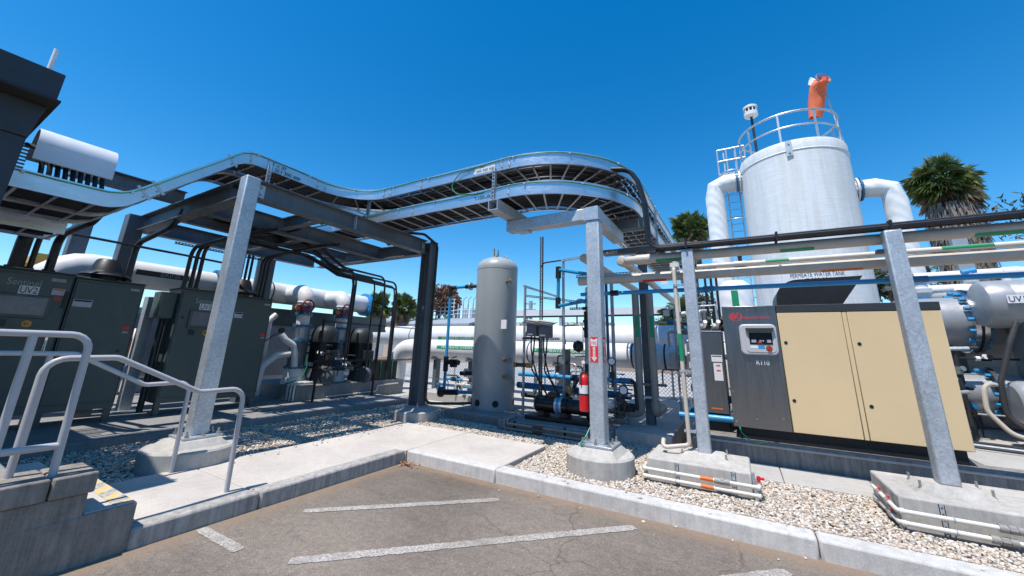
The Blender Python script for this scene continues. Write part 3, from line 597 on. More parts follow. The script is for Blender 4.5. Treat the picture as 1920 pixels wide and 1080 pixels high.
PR = dens((-7.3, 5.64, 4.40), (-2.96, 5.64, 4.40))+arc((-2.96, 6.49), .85, -90, 0, 4.40, 16)+dens((-2.11, 6.49, 4.40), (-2.11, 13.5, 4.40))
tray(PR, 'rear upper cable tray beside the curved one, mostly hidden', [1.], clabel='the rear upper tray', cables=10, seed=4, TW=.50)
PB = dens((-8.25, -1.5, 2.99), (-8.25, 1.55, 2.99))
tray(PB, 'short low cable tray at the far left above the cabinets', [1.2], clabel='the short low tray at the far left', cables=7, seed=9)
PT = [V((-7.41, p_.y, p_.z)) for p_ in A]+dens((-7.41, 3.97, 4.40), (-7.41, 6.3, 4.40))+[V((-7.41, 6.3, 4.40))]
tray(PT, 'twin aluminium tray running behind the dipping upper tray', [1.0, 2.0], clabel='the twin tray behind the dipping one', cables=13, seed=17)
tray(dens((-8.42, 2.7, 3.94), (-8.42, 6.2, 3.94)), 'tray added on the frame to shade the slab by the cabinets', [1.0], clabel='the added shade tray on the frame', cables=13, seed=84, rail='galv_dull')  # tray added over the frame to throw shade on the slab
def traytext(T, body, w, h, org, r_): return text(body, w, h, org, r_, (0, 0, 1), 'print_dark', T, 'tray_number', .003)
traytext(TU, 'T-1007', .24, .062, (-6.607, 3.05, 4.495), (0, 1, 0)); traytext(TU, '200 300 400', .46, .062, (-6.607, 3.10, 4.415), (0, 1, 0))
part('number_label', plate((-3.62, 4.799, 4.43), (1, 0, 0), (0, 0, 1), .42, .15), 'label_clean', TU)
traytext(TU, 'T-1007', .2, .045, (-3.60, 4.7965, 4.525), (1, 0, 0)); traytext(TU, '200 300 400', .36, .05, (-3.57, 4.7965, 4.45), (1, 0, 0)); traytext(TL, 'T-1005-200', .34, .06, (-3.58, 4.799, 3.955), (1, 0, 0))
part('number_label', plate((-1.62, 5.5, 4.53), (.55, .83, 0), (0, 0, 1), .16, .05), 'label_clean', TU)
single('ground_wire', MB().tube([(-3.6, 4.78, 4.55), (-3.9, 4.77, 4.52), (-4.08, 4.75, 4.30), (-3.95, 4.76, 4.12), (-3.6, 4.78, 4.07), (-3.4, 4.785, 4.07)], .0085, 8, .2), 'green_wire', 'loop of green earth wire hanging between the two curved trays', 'wire', (-3.6, 4.78, 4.07))
for i, (p0, p1, n_, lb) in enumerate((((-6.5, 2.99, 3.925), (-6.5, 2.99, 4.45), (1, 0, 0), 'slotted strut hanger under the upper tray beside the left column'), ((-6.25, 4.79, 3.9), (-6.25, 4.79, 4.52), (0, -1, 0), 'slotted strut hanger where the upper tray bends over the frame'),
        ((-3.2, 4.775, 3.86), (-3.2, 4.775, 4.46), (0, -1, 0), 'slotted strut hanger tying the two curved trays together'), ((-1.245, 8.1, 3.6), (-1.245, 8.1, 4.62), (1, 0, 0), 'slotted strut hanger on the tray run behind the black cables'))):
    single('strut_hanger', MB().strut(p0, p1, n_, .06, .045, .055), 'galv_bright', lb, 'strut', p0, 'tray strut hangers')
# thick black cables dropping from the trays to the pipe rack
cbn = thing('cable_bundle', 'thick black cable bundle looping off the curved tray and along the rack top', 'cables', (-.9, 5.7, 3.05))
for i in range(6):
    dy = .03*i; dx = .016*(i % 3); dz = .028*(i % 2)
    part('cable', MB().tube([(-1.62+dx, 5.62+dy, 4.46), (-1.26+dx, 5.70+dy, 4.42), (-1.14+dx, 5.72+dy, 4.2), (-1.05+dx, 5.70+dy, 3.8), (-1.02+dx, 5.69+dy, 3.06+dz), (-.4, 5.69+dy, 3.06+dz), (2.0, 5.69+dy, 3.055+dz), (9, 5.66+dy, 3.06+dz)] if i < 4 else [(-.95+dx, 5.69+dy, 3.06+dz), (2.0, 5.69+dy, 3.055+dz), (9, 5.66+dy, 3.06+dz)], .023, 8, .2), 'conduit', cbn)
for x in (-.51, .55, 1.62): part('cable_tie', MB().box(x-.012, x+.012, 5.655, 5.90, 3.02, 3.125), 'black', cbn)

# ------------------------------------------------------------------ dark roof at the top left
t_ = thing('canopy_roof', 'dark grey canopy roof corner with a haunched column, top left', 'canopy', (-6.4, .2, .6))
part('fascia', MB().box(-9.4, -5.5, -6, .54, 3.80, 4.085), 'dark_roof', t_, .006); part('drip_edge', MB().box(-9.45, -5.475, -6, .565, 3.775, 3.80), 'soffit', t_)
part('column', MB().box(-6.0, -5.72, .22, .47, .55, 3.42), 'dark_roof', t_, .008); part('haunch', MB().poly([(-6.02, .18, 3.42), (-6.02, .475, 3.42), (-6.02, .50, 3.66), (-6.02, .52, 3.774), (-6.02, -.35, 3.774), (-6.02, -.30, 3.66)], (.32, 0, 0)), 'dark_roof', t_, .006, 0)
part('rafter', MB().box(-9.3, -6.4, -.6, -.4, 3.5, 3.774), 'soffit', t_)
single('antenna', MB().cyl((-5.62, .44, 4.083), (-5.62, .44, 4.36), .019, n=12), 'white', 'short white antenna tube standing on the dark roof edge', 'antenna', (-5.62, .44, 4.083))
single('power_cord', MB().tube([(-6.3, .45, 3.78), (-6.32, .5, 3.55), (-6.5, .42, 3.35), (-6.55, .3, 3.2), (-6.58, .15, 3.1)], .009, 8, .15), 'conduit', 'thin black cord hanging from the dark roof edge', 'cord', (-6.3, .45, 3.1))
# white arched cover over cables
t_ = thing('tray_cover', 'white arched metal cover over black cables above the left tray', 'cover', (-7.0, 1.0, 3.4)); pr = []
for i in range(15):
    a = R(-12+i*150/14); pr.append((-7.22+.25*math.cos(a), 3.80+.25*math.sin(a)))
pr = [(-6.965, 3.60), (-6.965, 3.68)]+pr+[(-7.47, 3.7)]; inn = [(x+(.012 if x < -7.2 else -.012), z-.008) for x, z in pr][::-1]
mb = MB(); vs = [(x, y_, z) for y_ in (.66, 1.345) for x, z in pr+inn]; n = len(pr)+len(inn)
mb.add(vs, [(i, (i+1) % n, n+(i+1) % n, n+i) for i in range(n)]+[(i, i+1, n-2-i, n-1-i) for i in range(len(pr)-1)]+[(n+i, n+i+1, 2*n-2-i, 2*n-1-i) for i in range(len(pr)-1)]); part('shell', mb, 'white_panel', t_)
c2 = thing('cable_bundle', 'black cables dropping from the white arched cover into the tray', 'cables', (-7.2, 1.0, 3.2))
for i in range(9): part('cable', MB().tube([(-7.32, .62+.02*i, 3.85), (-7.1, .74+.065*i, 3.75), (-7.02, .76+.065*i, 3.5), (-6.98, .78+.066*i, 3.2)], .024, 8, .1), 'conduit', c2)
for i in range(10): part('louvre_slat', MB().bar((-7.35, .32, 3.42+.045*i), (-7.35, .66, 3.42+.045*i), .03, .018), 'galv', t_)

# ------------------------------------------------------------------ control cabinets
CX = -9.3; RY, UZ = (0, 1, 0), (0, 0, 1)
def cabinet(y0, y1, zt, label):
    t_ = thing('control_cabinet', label, 'cabinet', (CX-.3, (y0+y1)/2, .21), 'grey control cabinets')
    part('body', MB().box(CX-.62, CX-.018, y0, y1, .42, zt-.03), 'cabinet', t_, .008); part('top', MB().box(CX-.64, CX+.005, y0-.004, y1+.004, zt-.03, zt), 'cabinet_edge', t_, .006)
    part('door', MB().box(CX-.017, CX, y0+.022, y1-.022, .53, zt-.075), 'cabinet', t_, .006); part('kick_panel', MB().box(CX-.03, CX-.012, y0+.01, y1-.01, .42, .515), 'cabinet', t_)
    for y_ in (y0+.05, y1-.05): part('foot', MB().box(CX-.12, CX-.03, y_-.04, y_+.04, .205, .42), 'cabinet', t_)
    part('hinge_gap', MB().box(CX-.016, CX-.006, y1-.021, y1-.004, .5, zt-.06), 'cabinet_edge', t_)
    return t_
def tag_(t_, y0, y1, z0, z1, mat, name='label_plate', bar=None):
    q = part(name, plate((CX+.0005, y0, z0), RY, UZ, y1-y0, z1-z0, .003), mat, t_)
    if bar: part('heading', plate((CX+.004, y0+.01, z1-(z1-z0)*.3), RY, UZ, y1-y0-.02, (z1-z0)*.24, .001), bar, q)
    return q
def hmi(t_, y0, y1, z0, z1):
    f = part('screen_frame', MB().box(CX-.001, CX+.03, y0, y1, z0, z1), 'cabinet', t_, .01); part('screen', plate((CX+.031, y0+.05, z0+.05), RY, UZ, y1-y0-.1, z1-z0-.09, .002), 'screen', f)
def estop(t_, y_, z_):
    f = part('stop_button', MB().cyl((CX, y_, z_), (CX+.006, y_, z_), .05, n=24), 'yellow', t_); part('knob', MB().cyl((CX+.006, y_, z_), (CX+.04, y_, z_), .024, n=18), 'red', f)
def vent(y_, z0, label, x_=-9.62):
    t_ = thing('roof_vent', label, 'vent', (x_, y_, z0), 'mushroom vents on the cabinets')
    part('neck', MB().lathe([(.17, 0), (.17, .1)], (x_, y_, z0), n=28), 'steel_dark', t_)
    part('hood', MB().lathe([(.33, .075), (.335, .09), (.30, .125), (.235, .15), (.215, .19), (.16, .36), (.13, .385), (0, .392)], (x_, y_, z0), n=32), 'black', t_)
def handle(t_, y_, z_): part('handle', MB().box(CX+.001, CX+.012, y_-.016, y_+.016, z_-.11, z_+.11).bar((CX+.02, y_, z_+.06), (CX+.035, y_+.005, z_-.1), .018, .014), 'chrome', t_, .003)
ca = cabinet(.89, 1.735, 2.56, 'dark grey control cabinet marked UV2 with a wide grey screen')
text('Sentinel', .33, .10, (CX+.001, 1.07, 2.30), RY, UZ, 'print_grey', ca, 'lettering'); tag_(ca, 1.20, 1.40, 2.175, 2.30, 'print_white', 'number_plate'); text('UV2', .17, .095, (CX+.0045, 1.215, 2.19), RY, UZ, 'print_dark', ca, 'number')
hmi(ca, 1.0, 1.565, 1.82, 2.17); estop(ca, 1.385, 1.74); tag_(ca, 1.49, 1.645, 2.405, 2.455, 'print_grey'); tag_(ca, 1.53, 1.665, 2.20, 2.30, 'label_white', 'warning_label', 'orange'); tag_(ca, 1.575, 1.645, 2.12, 2.175, 'red_print', 'warning_label')
part('latch', MB().box(CX, CX+.025, 1.675, 1.71, 2.0, 2.27), 'black', ca); part('key_switch', MB().cyl((CX, 1.14, 1.74), (CX+.03, 1.14, 1.74), .03, n=14).cbox((CX+.006, 1.14, 1.74), .01, .1, .1), 'steel_dark', ca); handle(ca, 1.63, 1.44)
cb_ = cabinet(1.75, 2.615, 2.53, 'plain dark grey cabinet with white warning label right of the UV2 screen')
tag_(cb_, 1.785, 2.005, 2.045, 2.165, 'label_white', 'warning_label', 'print_dark'); tag_(cb_, 2.43, 2.55, 2.385, 2.425, 'print_grey'); tag_(cb_, 2.45, 2.545, 1.705, 1.765, 'red_print', 'warning_label'); tag_(cb_, 2.465, 2.54, 1.65, 1.68, 'print_grey'); part('latch', MB().cyl((CX, 2.48, 1.35), (CX+.02, 2.48, 1.35), .018, n=12), 'steel_dark', cb_)
cc = cabinet(3.17, 4.02, 2.56, 'dark grey control cabinet marked UV1 partly behind the tall column')
text('Sentinel', .33, .10, (CX+.001, 3.42, 2.28), RY, UZ, 'print_grey', cc, 'lettering'); tag_(cc, 3.50, 3.70, 2.155, 2.28, 'print_white', 'number_plate'); text('UV1', .16, .095, (CX+.0045, 3.52, 2.17), RY, UZ, 'print_dark', cc, 'number')
hmi(cc, 3.36, 3.93, 1.80, 2.15); estop(cc, 3.70, 1.71); part('key_switch', MB().cyl((CX, 3.265, 1.985), (CX+.025, 3.265, 1.985), .018, n=12), 'black', cc); part('key_switch', MB().cbox((CX+.006, 3.46, 1.71), .012, .1, .1).cyl((CX+.01, 3.46, 1.71), (CX+.03, 3.46, 1.71), .025, n=12), 'steel_dark', cc)
cd_ = cabinet(4.035, 4.89, 2.53, 'plain dark grey cabinet at the right end beside the pumps')
tag_(cd_, 4.15, 4.31, 2.05, 2.17, 'label_white', 'warning_label', 'print_dark'); tag_(cd_, 4.72, 4.845, 2.375, 2.41, 'print_grey'); tag_(cd_, 4.755, 4.845, 1.69, 1.75, 'red_print', 'warning_label'); tag_(cd_, 4.765, 4.84, 1.64, 1.665, 'print_grey')
vent(2.13, 2.53, 'black mushroom vent on the cabinet next to UV2'); vent(4.32, 2.53, 'black mushroom vent on the cabinet next to the pumps')
t_ = thing('junction_box', 'small dark box on the side of the UV1 cabinet', 'box', (-9.6, 3.02, 1.9)); part('case', MB().box(-9.75, -9.45, 2.9, 3.165, 1.95, 2.45), 'cabinet', t_, .008); part('lid', MB().box(-9.45, -9.43, 2.92, 3.15, 1.97, 2.43), 'cabinet', t_, .004)
part('conduit', MB().tube([(-9.7, 3.1, .25), (-9.7, 3.1, 1.96)], .05, 10, 0), 'steel_dark', t_)
# conduits rising from the cabinets
def conduit(pts, r, label, fil=.22, mat='conduit', grp='black conduits over the cabinets'):
    c_ = thing('conduit', label, 'conduit', pts[0], grp); part('pipe', MB().tube(pts, r, 10, fil), mat, c_)
    p0 = V(pts[0]); part('hub', MB().cyl(p0, p0+V((0, 0, .06)), r*1.35, n=12), mat, c_)
for i, (y_, r_, lb) in enumerate(((1.13, .085, 'leftmost, thickest'), (1.27, .035, 'second from left'), (1.47, .055, 'third from left'), (2.42, .05, 'fourth from left, beside the mushroom vent'))):
    conduit([(-9.6, y_, 2.55), (-9.6, y_, 3.2+.1*(i == 3)), (-8.5, y_+.1, 3.3+.2*(i == 3)), (-8.3, y_+.15, 3.5+.3*(i == 3))], r_, lb+' of the black conduits rising over the UV2 cabinets')
for i, (y_, z_) in enumerate(((3.25, 3.42), (3.36, 3.46), (3.46, 3.5), (3.88, 3.62), (4.62, 3.5), (4.70, 3.52), (4.78, 3.54))):
    conduit([(-9.55, y_, 2.54), (-9.55, y_, z_), (-8.3, y_+.1, z_+.08), (-7.2, y_+.15, z_+.1)], .036 if i < 3 else .03, ('first', 'second', 'third', 'fourth', 'fifth', 'sixth', 'seventh')[i]+' from left of the black conduits rising over the UV1 cabinets')
for i in range(4): conduit([(-9.8, 4.25+.09*i, 2.55), (-9.8, 4.25+.09*i, 3.55)], .028, ('first', 'second', 'third', 'last')[i]+' of the short conduits behind the right vent', .1)
single('cable', MB().tube([(-9.4, 1.4, 3.22), (-9.4, 3.1, 3.2), (-9.4, 3.9, 3.18), (-9.4, 3.98, 3.1), (-9.45, 3.98, 2.55)], .022, 8, .12), 'conduit', 'thin black cable strung level above the cabinets', 'cable', (-9.4, 1.4, 3.2))
single('strut_rail', MB().strut((-8.9, 2.75, 3.32), (-8.9, 4.3, 3.32), (1, 0, 0)), 'steel_dark', 'slotted strut rail hung over the UV1 cabinet', 'strut', (-8.9, 2.75, 3.32))

for i, (y0_, y1_) in enumerate(((2.75, 3.9), (4.55, 5.5), (5.75, 6.25))):  # added cables whose shadows break up the sunlit gravel strip
    b_ = thing('cable_bundle', ('left', 'middle', 'right')[i]+' short bundle of black cables added on the front beam to shade the gravel', 'cables', (-6.3, y0_, 3.9))
    for k in range(4): part('cable', MB().tube([(-6.22-.06*k, y0_-.1*k, 3.70+.05*k), (-6.2-.06*k, y0_+.1, 3.86), (-6.2-.06*k, y1_-.12*k, 3.86), (-6.22-.06*k, y1_+.08, 3.7)], .03, 8, .1), 'conduit', b_)

t_ = thing('shade_wall', 'unseen dark building wall added under the canopy roof to block light', 'building', (-10, -3, .2)); part('wall', MB().box(-15, -6.75, -6, -.9, .2, 3.77), 'dark_roof', t_); part('door', MB().box(-8.6, -7.6, -.9, -.87, .2, 2.3), 'cabinet', t_)  # out-of-view wall added below the canopy to block skylight from the slab
# ------------------------------------------------------------------ pumps and header on the left
struct('pump_plinth', MB().box(-11.4, -9.3, 5.8, 9.3, .0, .56), 'pad_conc', None, .03)
def flange(par, c, axis, r, th, mat='blue_flange', nb=10, name='flange'):
    f = part(name, MB().cyl(V(c)-V(axis)*th/2, V(c)+V(axis)*th/2, r, n=28), mat, par)
    ax = V(axis).normalized(); a = ax.orthogonal().normalized(); b_ = ax.cross(a); m_ = MB()
    for i in range(nb):
        q = V(c)+(a*math.cos(6.2832*i/nb)+b_*math.sin(6.2832*i/nb))*r*.86; m_.cyl(q-ax*(th/2+.03), q+ax*(th/2+.03), .016, n=6)
    part('flange_bolts', m_, 'bolt', f); return f
t_ = thing('header_pipe', 'fat white insulated brine header pipe behind the UV cabinets', 'pipe', (-10.8, 3, 2.86))
part('pipe', MB().tube([(-10.8, 1.6, .9), (-10.8, 1.6, 2.86), (-10.8, 4.2, 2.86)], .28, 26, .55), 'white_pipe', t_)
part('label_band', plate((-10.515, 2.75, 2.83), RY, UZ, .9, .11, .003), 'cabinet_edge', t_); text('BRINE', .34, .075, (-10.511, 3.15, 2.85), RY, UZ, 'print_grey', t_, 'lettering')
flange(t_, (-10.8, 4.25, 2.86), (0, 1, 0), .36, .05)
t_ = thing('header_pipe', 'fat white header pipe with two tees above the red wheel valves', 'pipe', (-10.8, 6.5, 2.86))
part('pipe', MB().cyl((-10.8, 4.32, 2.86), (-10.8, 8.62, 2.86), .275, n=28), 'white_pipe', t_); flange(t_, (-10.8, 8.62, 2.86), (0, 1, 0), .37, .05, 'blue_bright', 14); flange(t_, (-10.8, 8.70, 2.86), (0, 1, 0), .37, .04, 'blue_bright', 14)
part('band', MB().cyl((-10.8, 5.5, 2.86), (-10.8, 5.53, 2.86), .285, n=28), 'black', t_)
for p_, lb in ((6.05, 'left'), (7.22, 'right')):
    tee = part('tee', MB().tube([(-10.75, p_, 2.86), (-10.05, p_, 2.86), (-9.9, p_, 2.7), (-9.9, p_, 2.52)], lambda q: .235-.05*q, 22, .18), 'white_pipe', t_)
    part('collar', MB().torus((-9.9, p_, 2.6), (0, 0, 1), .17, .035, 26, 8), 'white_pipe', tee)
    d = thing('discharge_valve', f'{lb} blue flanged valve stack with a dark red hand wheel', 'valve', (-9.9, p_, .56), 'pump discharge stacks')
    flange(d, (-9.9, p_, 2.5), UZ, .24, .05); flange(d, (-9.9, p_, 2.30), UZ, .22, .05); part('valve_body', MB().lathe([(.13, 2.3), (.19, 2.36), (.19, 2.44), (.13, 2.5)], (-9.9, p_, 0)), 'blue_flange', d)
    part('spool', MB().cyl((-9.9, p_, 2.0), (-9.9, p_, 2.28), .16, n=24), 'white_pipe', d); flange(d, (-9.9, p_, 1.99), UZ, .25, .05)
    for i in range(8):
        a = 6.2832*i/8; part('tie_rod', MB().cyl((-9.9+.2*math.cos(a), p_+.2*math.sin(a), 1.66), (-9.9+.2*math.cos(a), p_+.2*math.sin(a), 1.99), .013, n=6), 'bolt', d)
    part('coupling', MB().cyl((-9.9, p_, 1.66), (-9.9, p_, 1.97), .14, n=20), 'white_pipe', d); flange(d, (-9.9, p_, 1.63), UZ, .26, .05)
    part('discharge_head', MB().lathe([(.21, .98), (.21, 1.5), (.19, 1.6)], (-9.9, p_, 0), n=24), 'steel_grey', d); flange(d, (-9.9, p_, .96), UZ, .27, .05)
    part('pedestal', MB().lathe([(.27, .56), (.27, .7), (.24, .74), (.24, .93)], (-9.9, p_, 0), n=24), 'white_pipe', d)
    g = part('gearbox', MB().cbox((-9.72, p_-.3, 2.43), .2, .2, .16), 'steel_dark', d, .02); part('indicator', MB().cyl((-9.62, p_-.38, 2.42), (-9.58, p_-.38, 2.42), .06, n=14), 'orange', g)
    h_ = part('hand_wheel', MB().torus((-9.5, p_-.16, 2.49), (1, 0, 0), .155, .02, 28, 8), 'wheel_red', d)
    m_ = MB().cyl((-9.62, p_-.16, 2.49), (-9.47, p_-.16, 2.49), .025, n=10)
    for i in range(5): a = 6.2832*i/5; m_.bar((-9.5, p_-.16, 2.49), (-9.5, p_-.16+.15*math.cos(a), 2.49+.15*math.sin(a)), .018, .018, (1, 0, 0))
    part('spokes', m_, 'wheel_red', h_)
    b_ = thing('pump_motor', f'{lb} black ribbed upright pump motor on the concrete plinth', 'motor', (-9.62, p_+.52, .56), 'upright pump motors'); c = (-9.62, p_+.52, 0)
    part('lantern', MB().lathe([(.26, .56), (.24, .62), (.2, .9), (.2, 1.1)], c, n=24), 'steel_dark', b_); part('casing', MB().lathe([(.29, 1.08), (.29, 1.62)], c, n=28), 'black', b_)
    part('cap', MB().lathe([(.33, 1.6), (.335, 1.72), (.32, 1.86), (.26, 1.97), (.14, 2.03), (0, 2.045)], c, n=32), 'cabinet_edge', b_)
    for i in range(28):
        a = 6.2832*i/28; part('fin', MB().bar((c[0]+.31*math.cos(a), c[1]+.31*math.sin(a), 1.1), (c[0]+.31*math.cos(a), c[1]+.31*math.sin(a), 1.6), .008, .05, (math.cos(a), math.sin(a), 0)), 'black', b_)
    part('terminal_box', MB().box(c[0]+.26, c[0]+.45, c[1]-.12, c[1]+.14, 1.15, 1.4), 'steel_dark', b_, .01)
    part('volute', MB().lathe([(.05, 0), (.2, .02), (.24, .1), (.2, .2), (.05, .22)], (c[0]+.3, c[1]-.1, .75), (0, 1, 0), 20), 'steel_grey', b_)
ap = thing('drain_pipe', 'white jacketed drain elbow beside the left pump head', 'pipe', (-9.7, 5.75, .6))
part('pipe', MB().tube([(-9.95, 5.2, .5), (-9.95, 5.25, 1.0), (-9.95, 5.55, 1.25), (-9.9, 5.85, 1.28)], .085, 14, .18), 'white_pipe', ap); part('stack', MB().tube([(-9.7, 5.9, .98), (-9.7, 5.86, 1.3), (-9.72, 5.8, 1.5), (-9.75, 5.6, 1.62), (-9.8, 5.5, 1.75)], .075, 14, .12), 'white_pipe', ap)
part('gauge', MB().cyl((-9.7, 5.42, 1.85), (-9.66, 5.42, 1.85), .07, n=20), 'black', ap); part('hose', MB().tube([(-9.7, 5.42, 1.8), (-9.6, 5.2, 1.72), (-9.6, 5.0, 1.55)], .012, 8, .1), 'rubber', ap)
for i, y_ in enumerate((5.15, 5.42)): single('vent_pipe', MB().tube([(-10.3, y_, .3), (-10.3, y_, 2.1), (-10.3, y_+.14, 2.25)], .07, 14, .1), 'white_pipe', ('left', 'right')[i]+' slim white upright pipe right of the last cabinet', 'pipe', (-10.3, y_, .3))
single('equipment_panel', MB().box(-11.6, -10.4, 4.95, 9.3, 2.05, 2.42).box(-11.6, -10.36, 4.93, 9.3, 1.98, 2.05), 'cabinet', 'long dark grey steel trough behind the valve stacks', 'panel', (-11, 7, 2.0))
for i in range(3): single('conduit', MB().tube([(-9.32-.13*i, 5.76, .22), (-9.32-.13*i, 5.76, .60), (-9.32-.13*i, 6.2, .62)], .024, 10, .06), 'pvc_pale', ('right', 'middle', 'left')[i]+' of three pale conduits turning over the plinth corner', 'conduit', (-9.32-.13*i, 5.76, .22), 'plinth corner conduits')
single('ground_wire', MB().tube([(-9.45, 6.02, 1.25), (-9.4, 6.05, 1.0), (-9.38, 5.95, .75), (-9.5, 5.75, .62), (-9.75, 5.72, .58), (-9.78, 5.74, .25)], .012, 8, .2), 'green_wire', 'green hose or wire hanging beside the left pump', 'wire', (-9.45, 6.0, .3))
# long conduits from the frame to the pumps
ends = ((6.35, 1.3, -8.45), (6.42, 1.45, -8.55), (6.50, 1.0, -8.6), (6.62, 1.2, -8.7), (6.95, .95, -8.35), (7.35, 1.9, -8.4), (7.42, 1.1, -8.5), (7.85, .85, -8.55), (8.0, .8, -8.6), (8.05, .85, -8.7))
for i, (ye, ze, x_) in enumerate(ends):
    zt = 3.42-.035*(i % 3)-.05*(i > 6); y1 = 5.2-.1*(i % 2)
    conduit([(x_, 3.6, 3.58-.04*(i % 2)), (x_, y1-.1, 3.58-.04*(i % 2)), (x_, y1+.75, zt-.06), (x_, ye-.05, zt-.12), (x_, ye, zt-.35), (x_, ye, ze)] if i % 3 else [(x_, 3.2, 3.88), (x_, y1, 3.86), (x_, y1+.8, zt+.03), (x_, ye-.05, zt), (x_, ye, zt-.3), (x_, ye, ze)], .021+.006*(i % 3 == 0), ('first', 'second', 'third', 'fourth', 'fifth', 'sixth', 'seventh', 'eighth', 'ninth', 'last')[i]+' from left of the black conduits bending down to the pumps', .2, grp='black conduits to the pumps')
fr = thing('strut_stand', 'dark strut stand carrying the conduits in front of the pumps', 'stand', (-8.5, 6.6, .1))
for y_ in (6.0, 7.75): part('post', MB().strut((-8.9, y_, .1), (-8.9, y_, 2.15), (1, 0, 0)), 'steel_dark', fr)
for z_ in (1.15, 2.1): part('rail', MB().strut((-8.88, 5.9, z_), (-8.88, 9.4, z_), (1, 0, 0)), 'steel_dark', fr)
gb = thing('planter_box', 'low black box with green rods behind the strut stand', 'box', (-9.6, 8.3, .56))
part('box', MB().box(-9.9, -9.35, 7.75, 9.0, .56, 1.1), 'black', gb, .01)
for i in range(5): part('rod', MB().cyl((-9.335, 7.9+.22*i, .6), (-9.335, 7.9+.22*i, 1.1), .012, n=6), 'green_tape', gb)
# small grey pipework running round the plinth
single('drain_line', MB().tube([(-9.25, 6.6, .25), (-9.25, 8.2, .27), (-9.25, 8.2, .42), (-9.25, 9.0, .44)], .018, 8, .04), 'pvc_pale', 'thin pale drain line along the shaded plinth face', 'pipe', (-9.25, 6.6, .25))
single('drain_line', MB().tube([(-7.9, 8.35, .62), (-7.9, 8.3, .2), (-7.3, 8.2, .17), (-4.6, 8.2, .2)], .022, 8, .05), 'pvc_pale', 'thin pale drain line on the yard behind the I-beam post', 'pipe', (-7.9, 8.3, .2))
struct('low_block', MB().box(-8.0, -6.2, 8.5, 9.6, .1, .36), 'yard', None, .02)

# ------------------------------------------------------------------ long white overflow pipes
def tape(par, c, r, x0, x1, a0, a1, mat='green_tape', name='label_band'):     # patch wrapped on a pipe that runs along X; angle 0 faces -Y, 90 up
    n = 8; vs = []
    for x in (x0, x1):
        for i in range(n+1):
            a = R(a0+(a1-a0)*i/n); vs.append((x, c[1]-(r+.003)*math.cos(a), c[2]+(r+.003)*math.sin(a)))
    return part(name, MB().add(vs, [(i, i+1, n+2+i, n+1+i) for i in range(n)]), mat, par)
def tapetext(par, body, c, r, x0, w, h, ang):
    a = R(ang); u_ = V((0, math.sin(a), math.cos(a))); n_ = V((0, -math.cos(a), math.sin(a)))
    text(body, w, h, V((x0, c[1], c[2]))+n_*(r+.012)-u_*h/2, (1, 0, 0), u_, 'print_white', par, 'lettering', .002)
lo = thing('overflow_pipe', 'lower fat white pipe with green labels behind the grey tank', 'pipe', (-6, 10, 1.49)); c = (0, 10., 1.49)
part('pipe', MB().tube([(-10.4, 10, .3), (-10.4, 10, 1.49), (-1.2, 10, 1.49)], .30, 28, .75), 'white_pipe', lo)
tape(lo, c, .30, -8.4, -6.6, 2, 22); tapetext(lo, 'PERMEATE OVERFLOW', c, .30, -8.2, 1.5, .07, 12); tape(lo, c, .30, -4.95, -3.2, 2, 22); tapetext(lo, '+ PERMEATE OVERFLOW', c, .30, -4.9, 1.68, .075, 12)
for x in (-9.3, -5.15, -2.3, -1.55): part('band', MB().cyl((x, 10, 1.49), (x+.035, 10, 1.49), .306, n=32), 'black', lo)
part('end_cap', MB().lathe([(.36, 0), (.36, .06), (.2, .12), (0, .14)], (-1.22, 10, 1.49), (1, 0, 0)), 'steel_dark', lo)
for x in (-8.6, -7.2, -4.3, -1.9): part('stand', MB().box(x-.07, x+.07, 9.9, 10.1, .1, 1.22), 'steel_grey', lo, .008); part('saddle', MB().box(x-.1, x+.1, 9.78, 10.22, 1.16, 1.215), 'steel_grey', lo)
upp = thing('overflow_pipe', 'upper fat white pipe with mitred left end behind the lower one', 'pipe', (-6, 11.6, 1.95)); c = (0, 11.6, 1.95)
part('pipe', MB().tube([(-13.9, 11.6, .3), (-13.9, 11.6, 1.95), (-1.0, 11.6, 1.95)], .38, 28, .35), 'white_pipe', upp); tape(upp, c, .38, -9.7, -7.6, -22, -4); tapetext(upp, 'PERMEATE OVERFLOW', c, .38, -9.5, 1.7, .09, -13)
for x in (-11.2, -6.0): part('band', MB().cyl((x, 11.6, 1.95), (x+.03, 11.6, 1.95), .386, n=32), 'black', upp)
part('lid', MB().cyl((-1.0, 11.6, 1.95), (-.9, 11.6, 1.95), .44, n=28), 'far_beige', upp)
yp = thing('yard_pipe', 'fat beige pipe segment behind the risers', 'pipe', (-.5, 12.6, 1.4)); part('pipe', MB().tube([(-3.2, 12.4, 1.6), (-1.4, 12.4, 1.6), (-.4, 12.4, 1.6), (-.2, 12.4, .3)], .5, 26, .6), 'pvc_pale', yp)
# chain link fence
fn = thing('chain_fence', 'chain link fence behind the white overflow pipes', 'fence', (-6, 14, .1)); m_ = MB(); x = -14.
for z_ in (.12, 1.7): part('rail', MB().cyl((-14, 14, z_), (1, 14, z_), .03, n=8), 'chain_wire', fn)
for i in range(6): part('post', MB().cyl((-14+3*i, 14, 0), (-14+3*i, 14, 1.75), .035, n=8), 'chain_wire', fn)
while x < 1:
    for s_ in (-1, 1): m_.bar((x, 14, .12), (x+s_*1.58, 14, 1.7), .012, .012, (0, 1, 0))
    x += .12
part('mesh_panel', m_, 'chain_wire', fn, 0, 0)['kind'] = 'stuff'

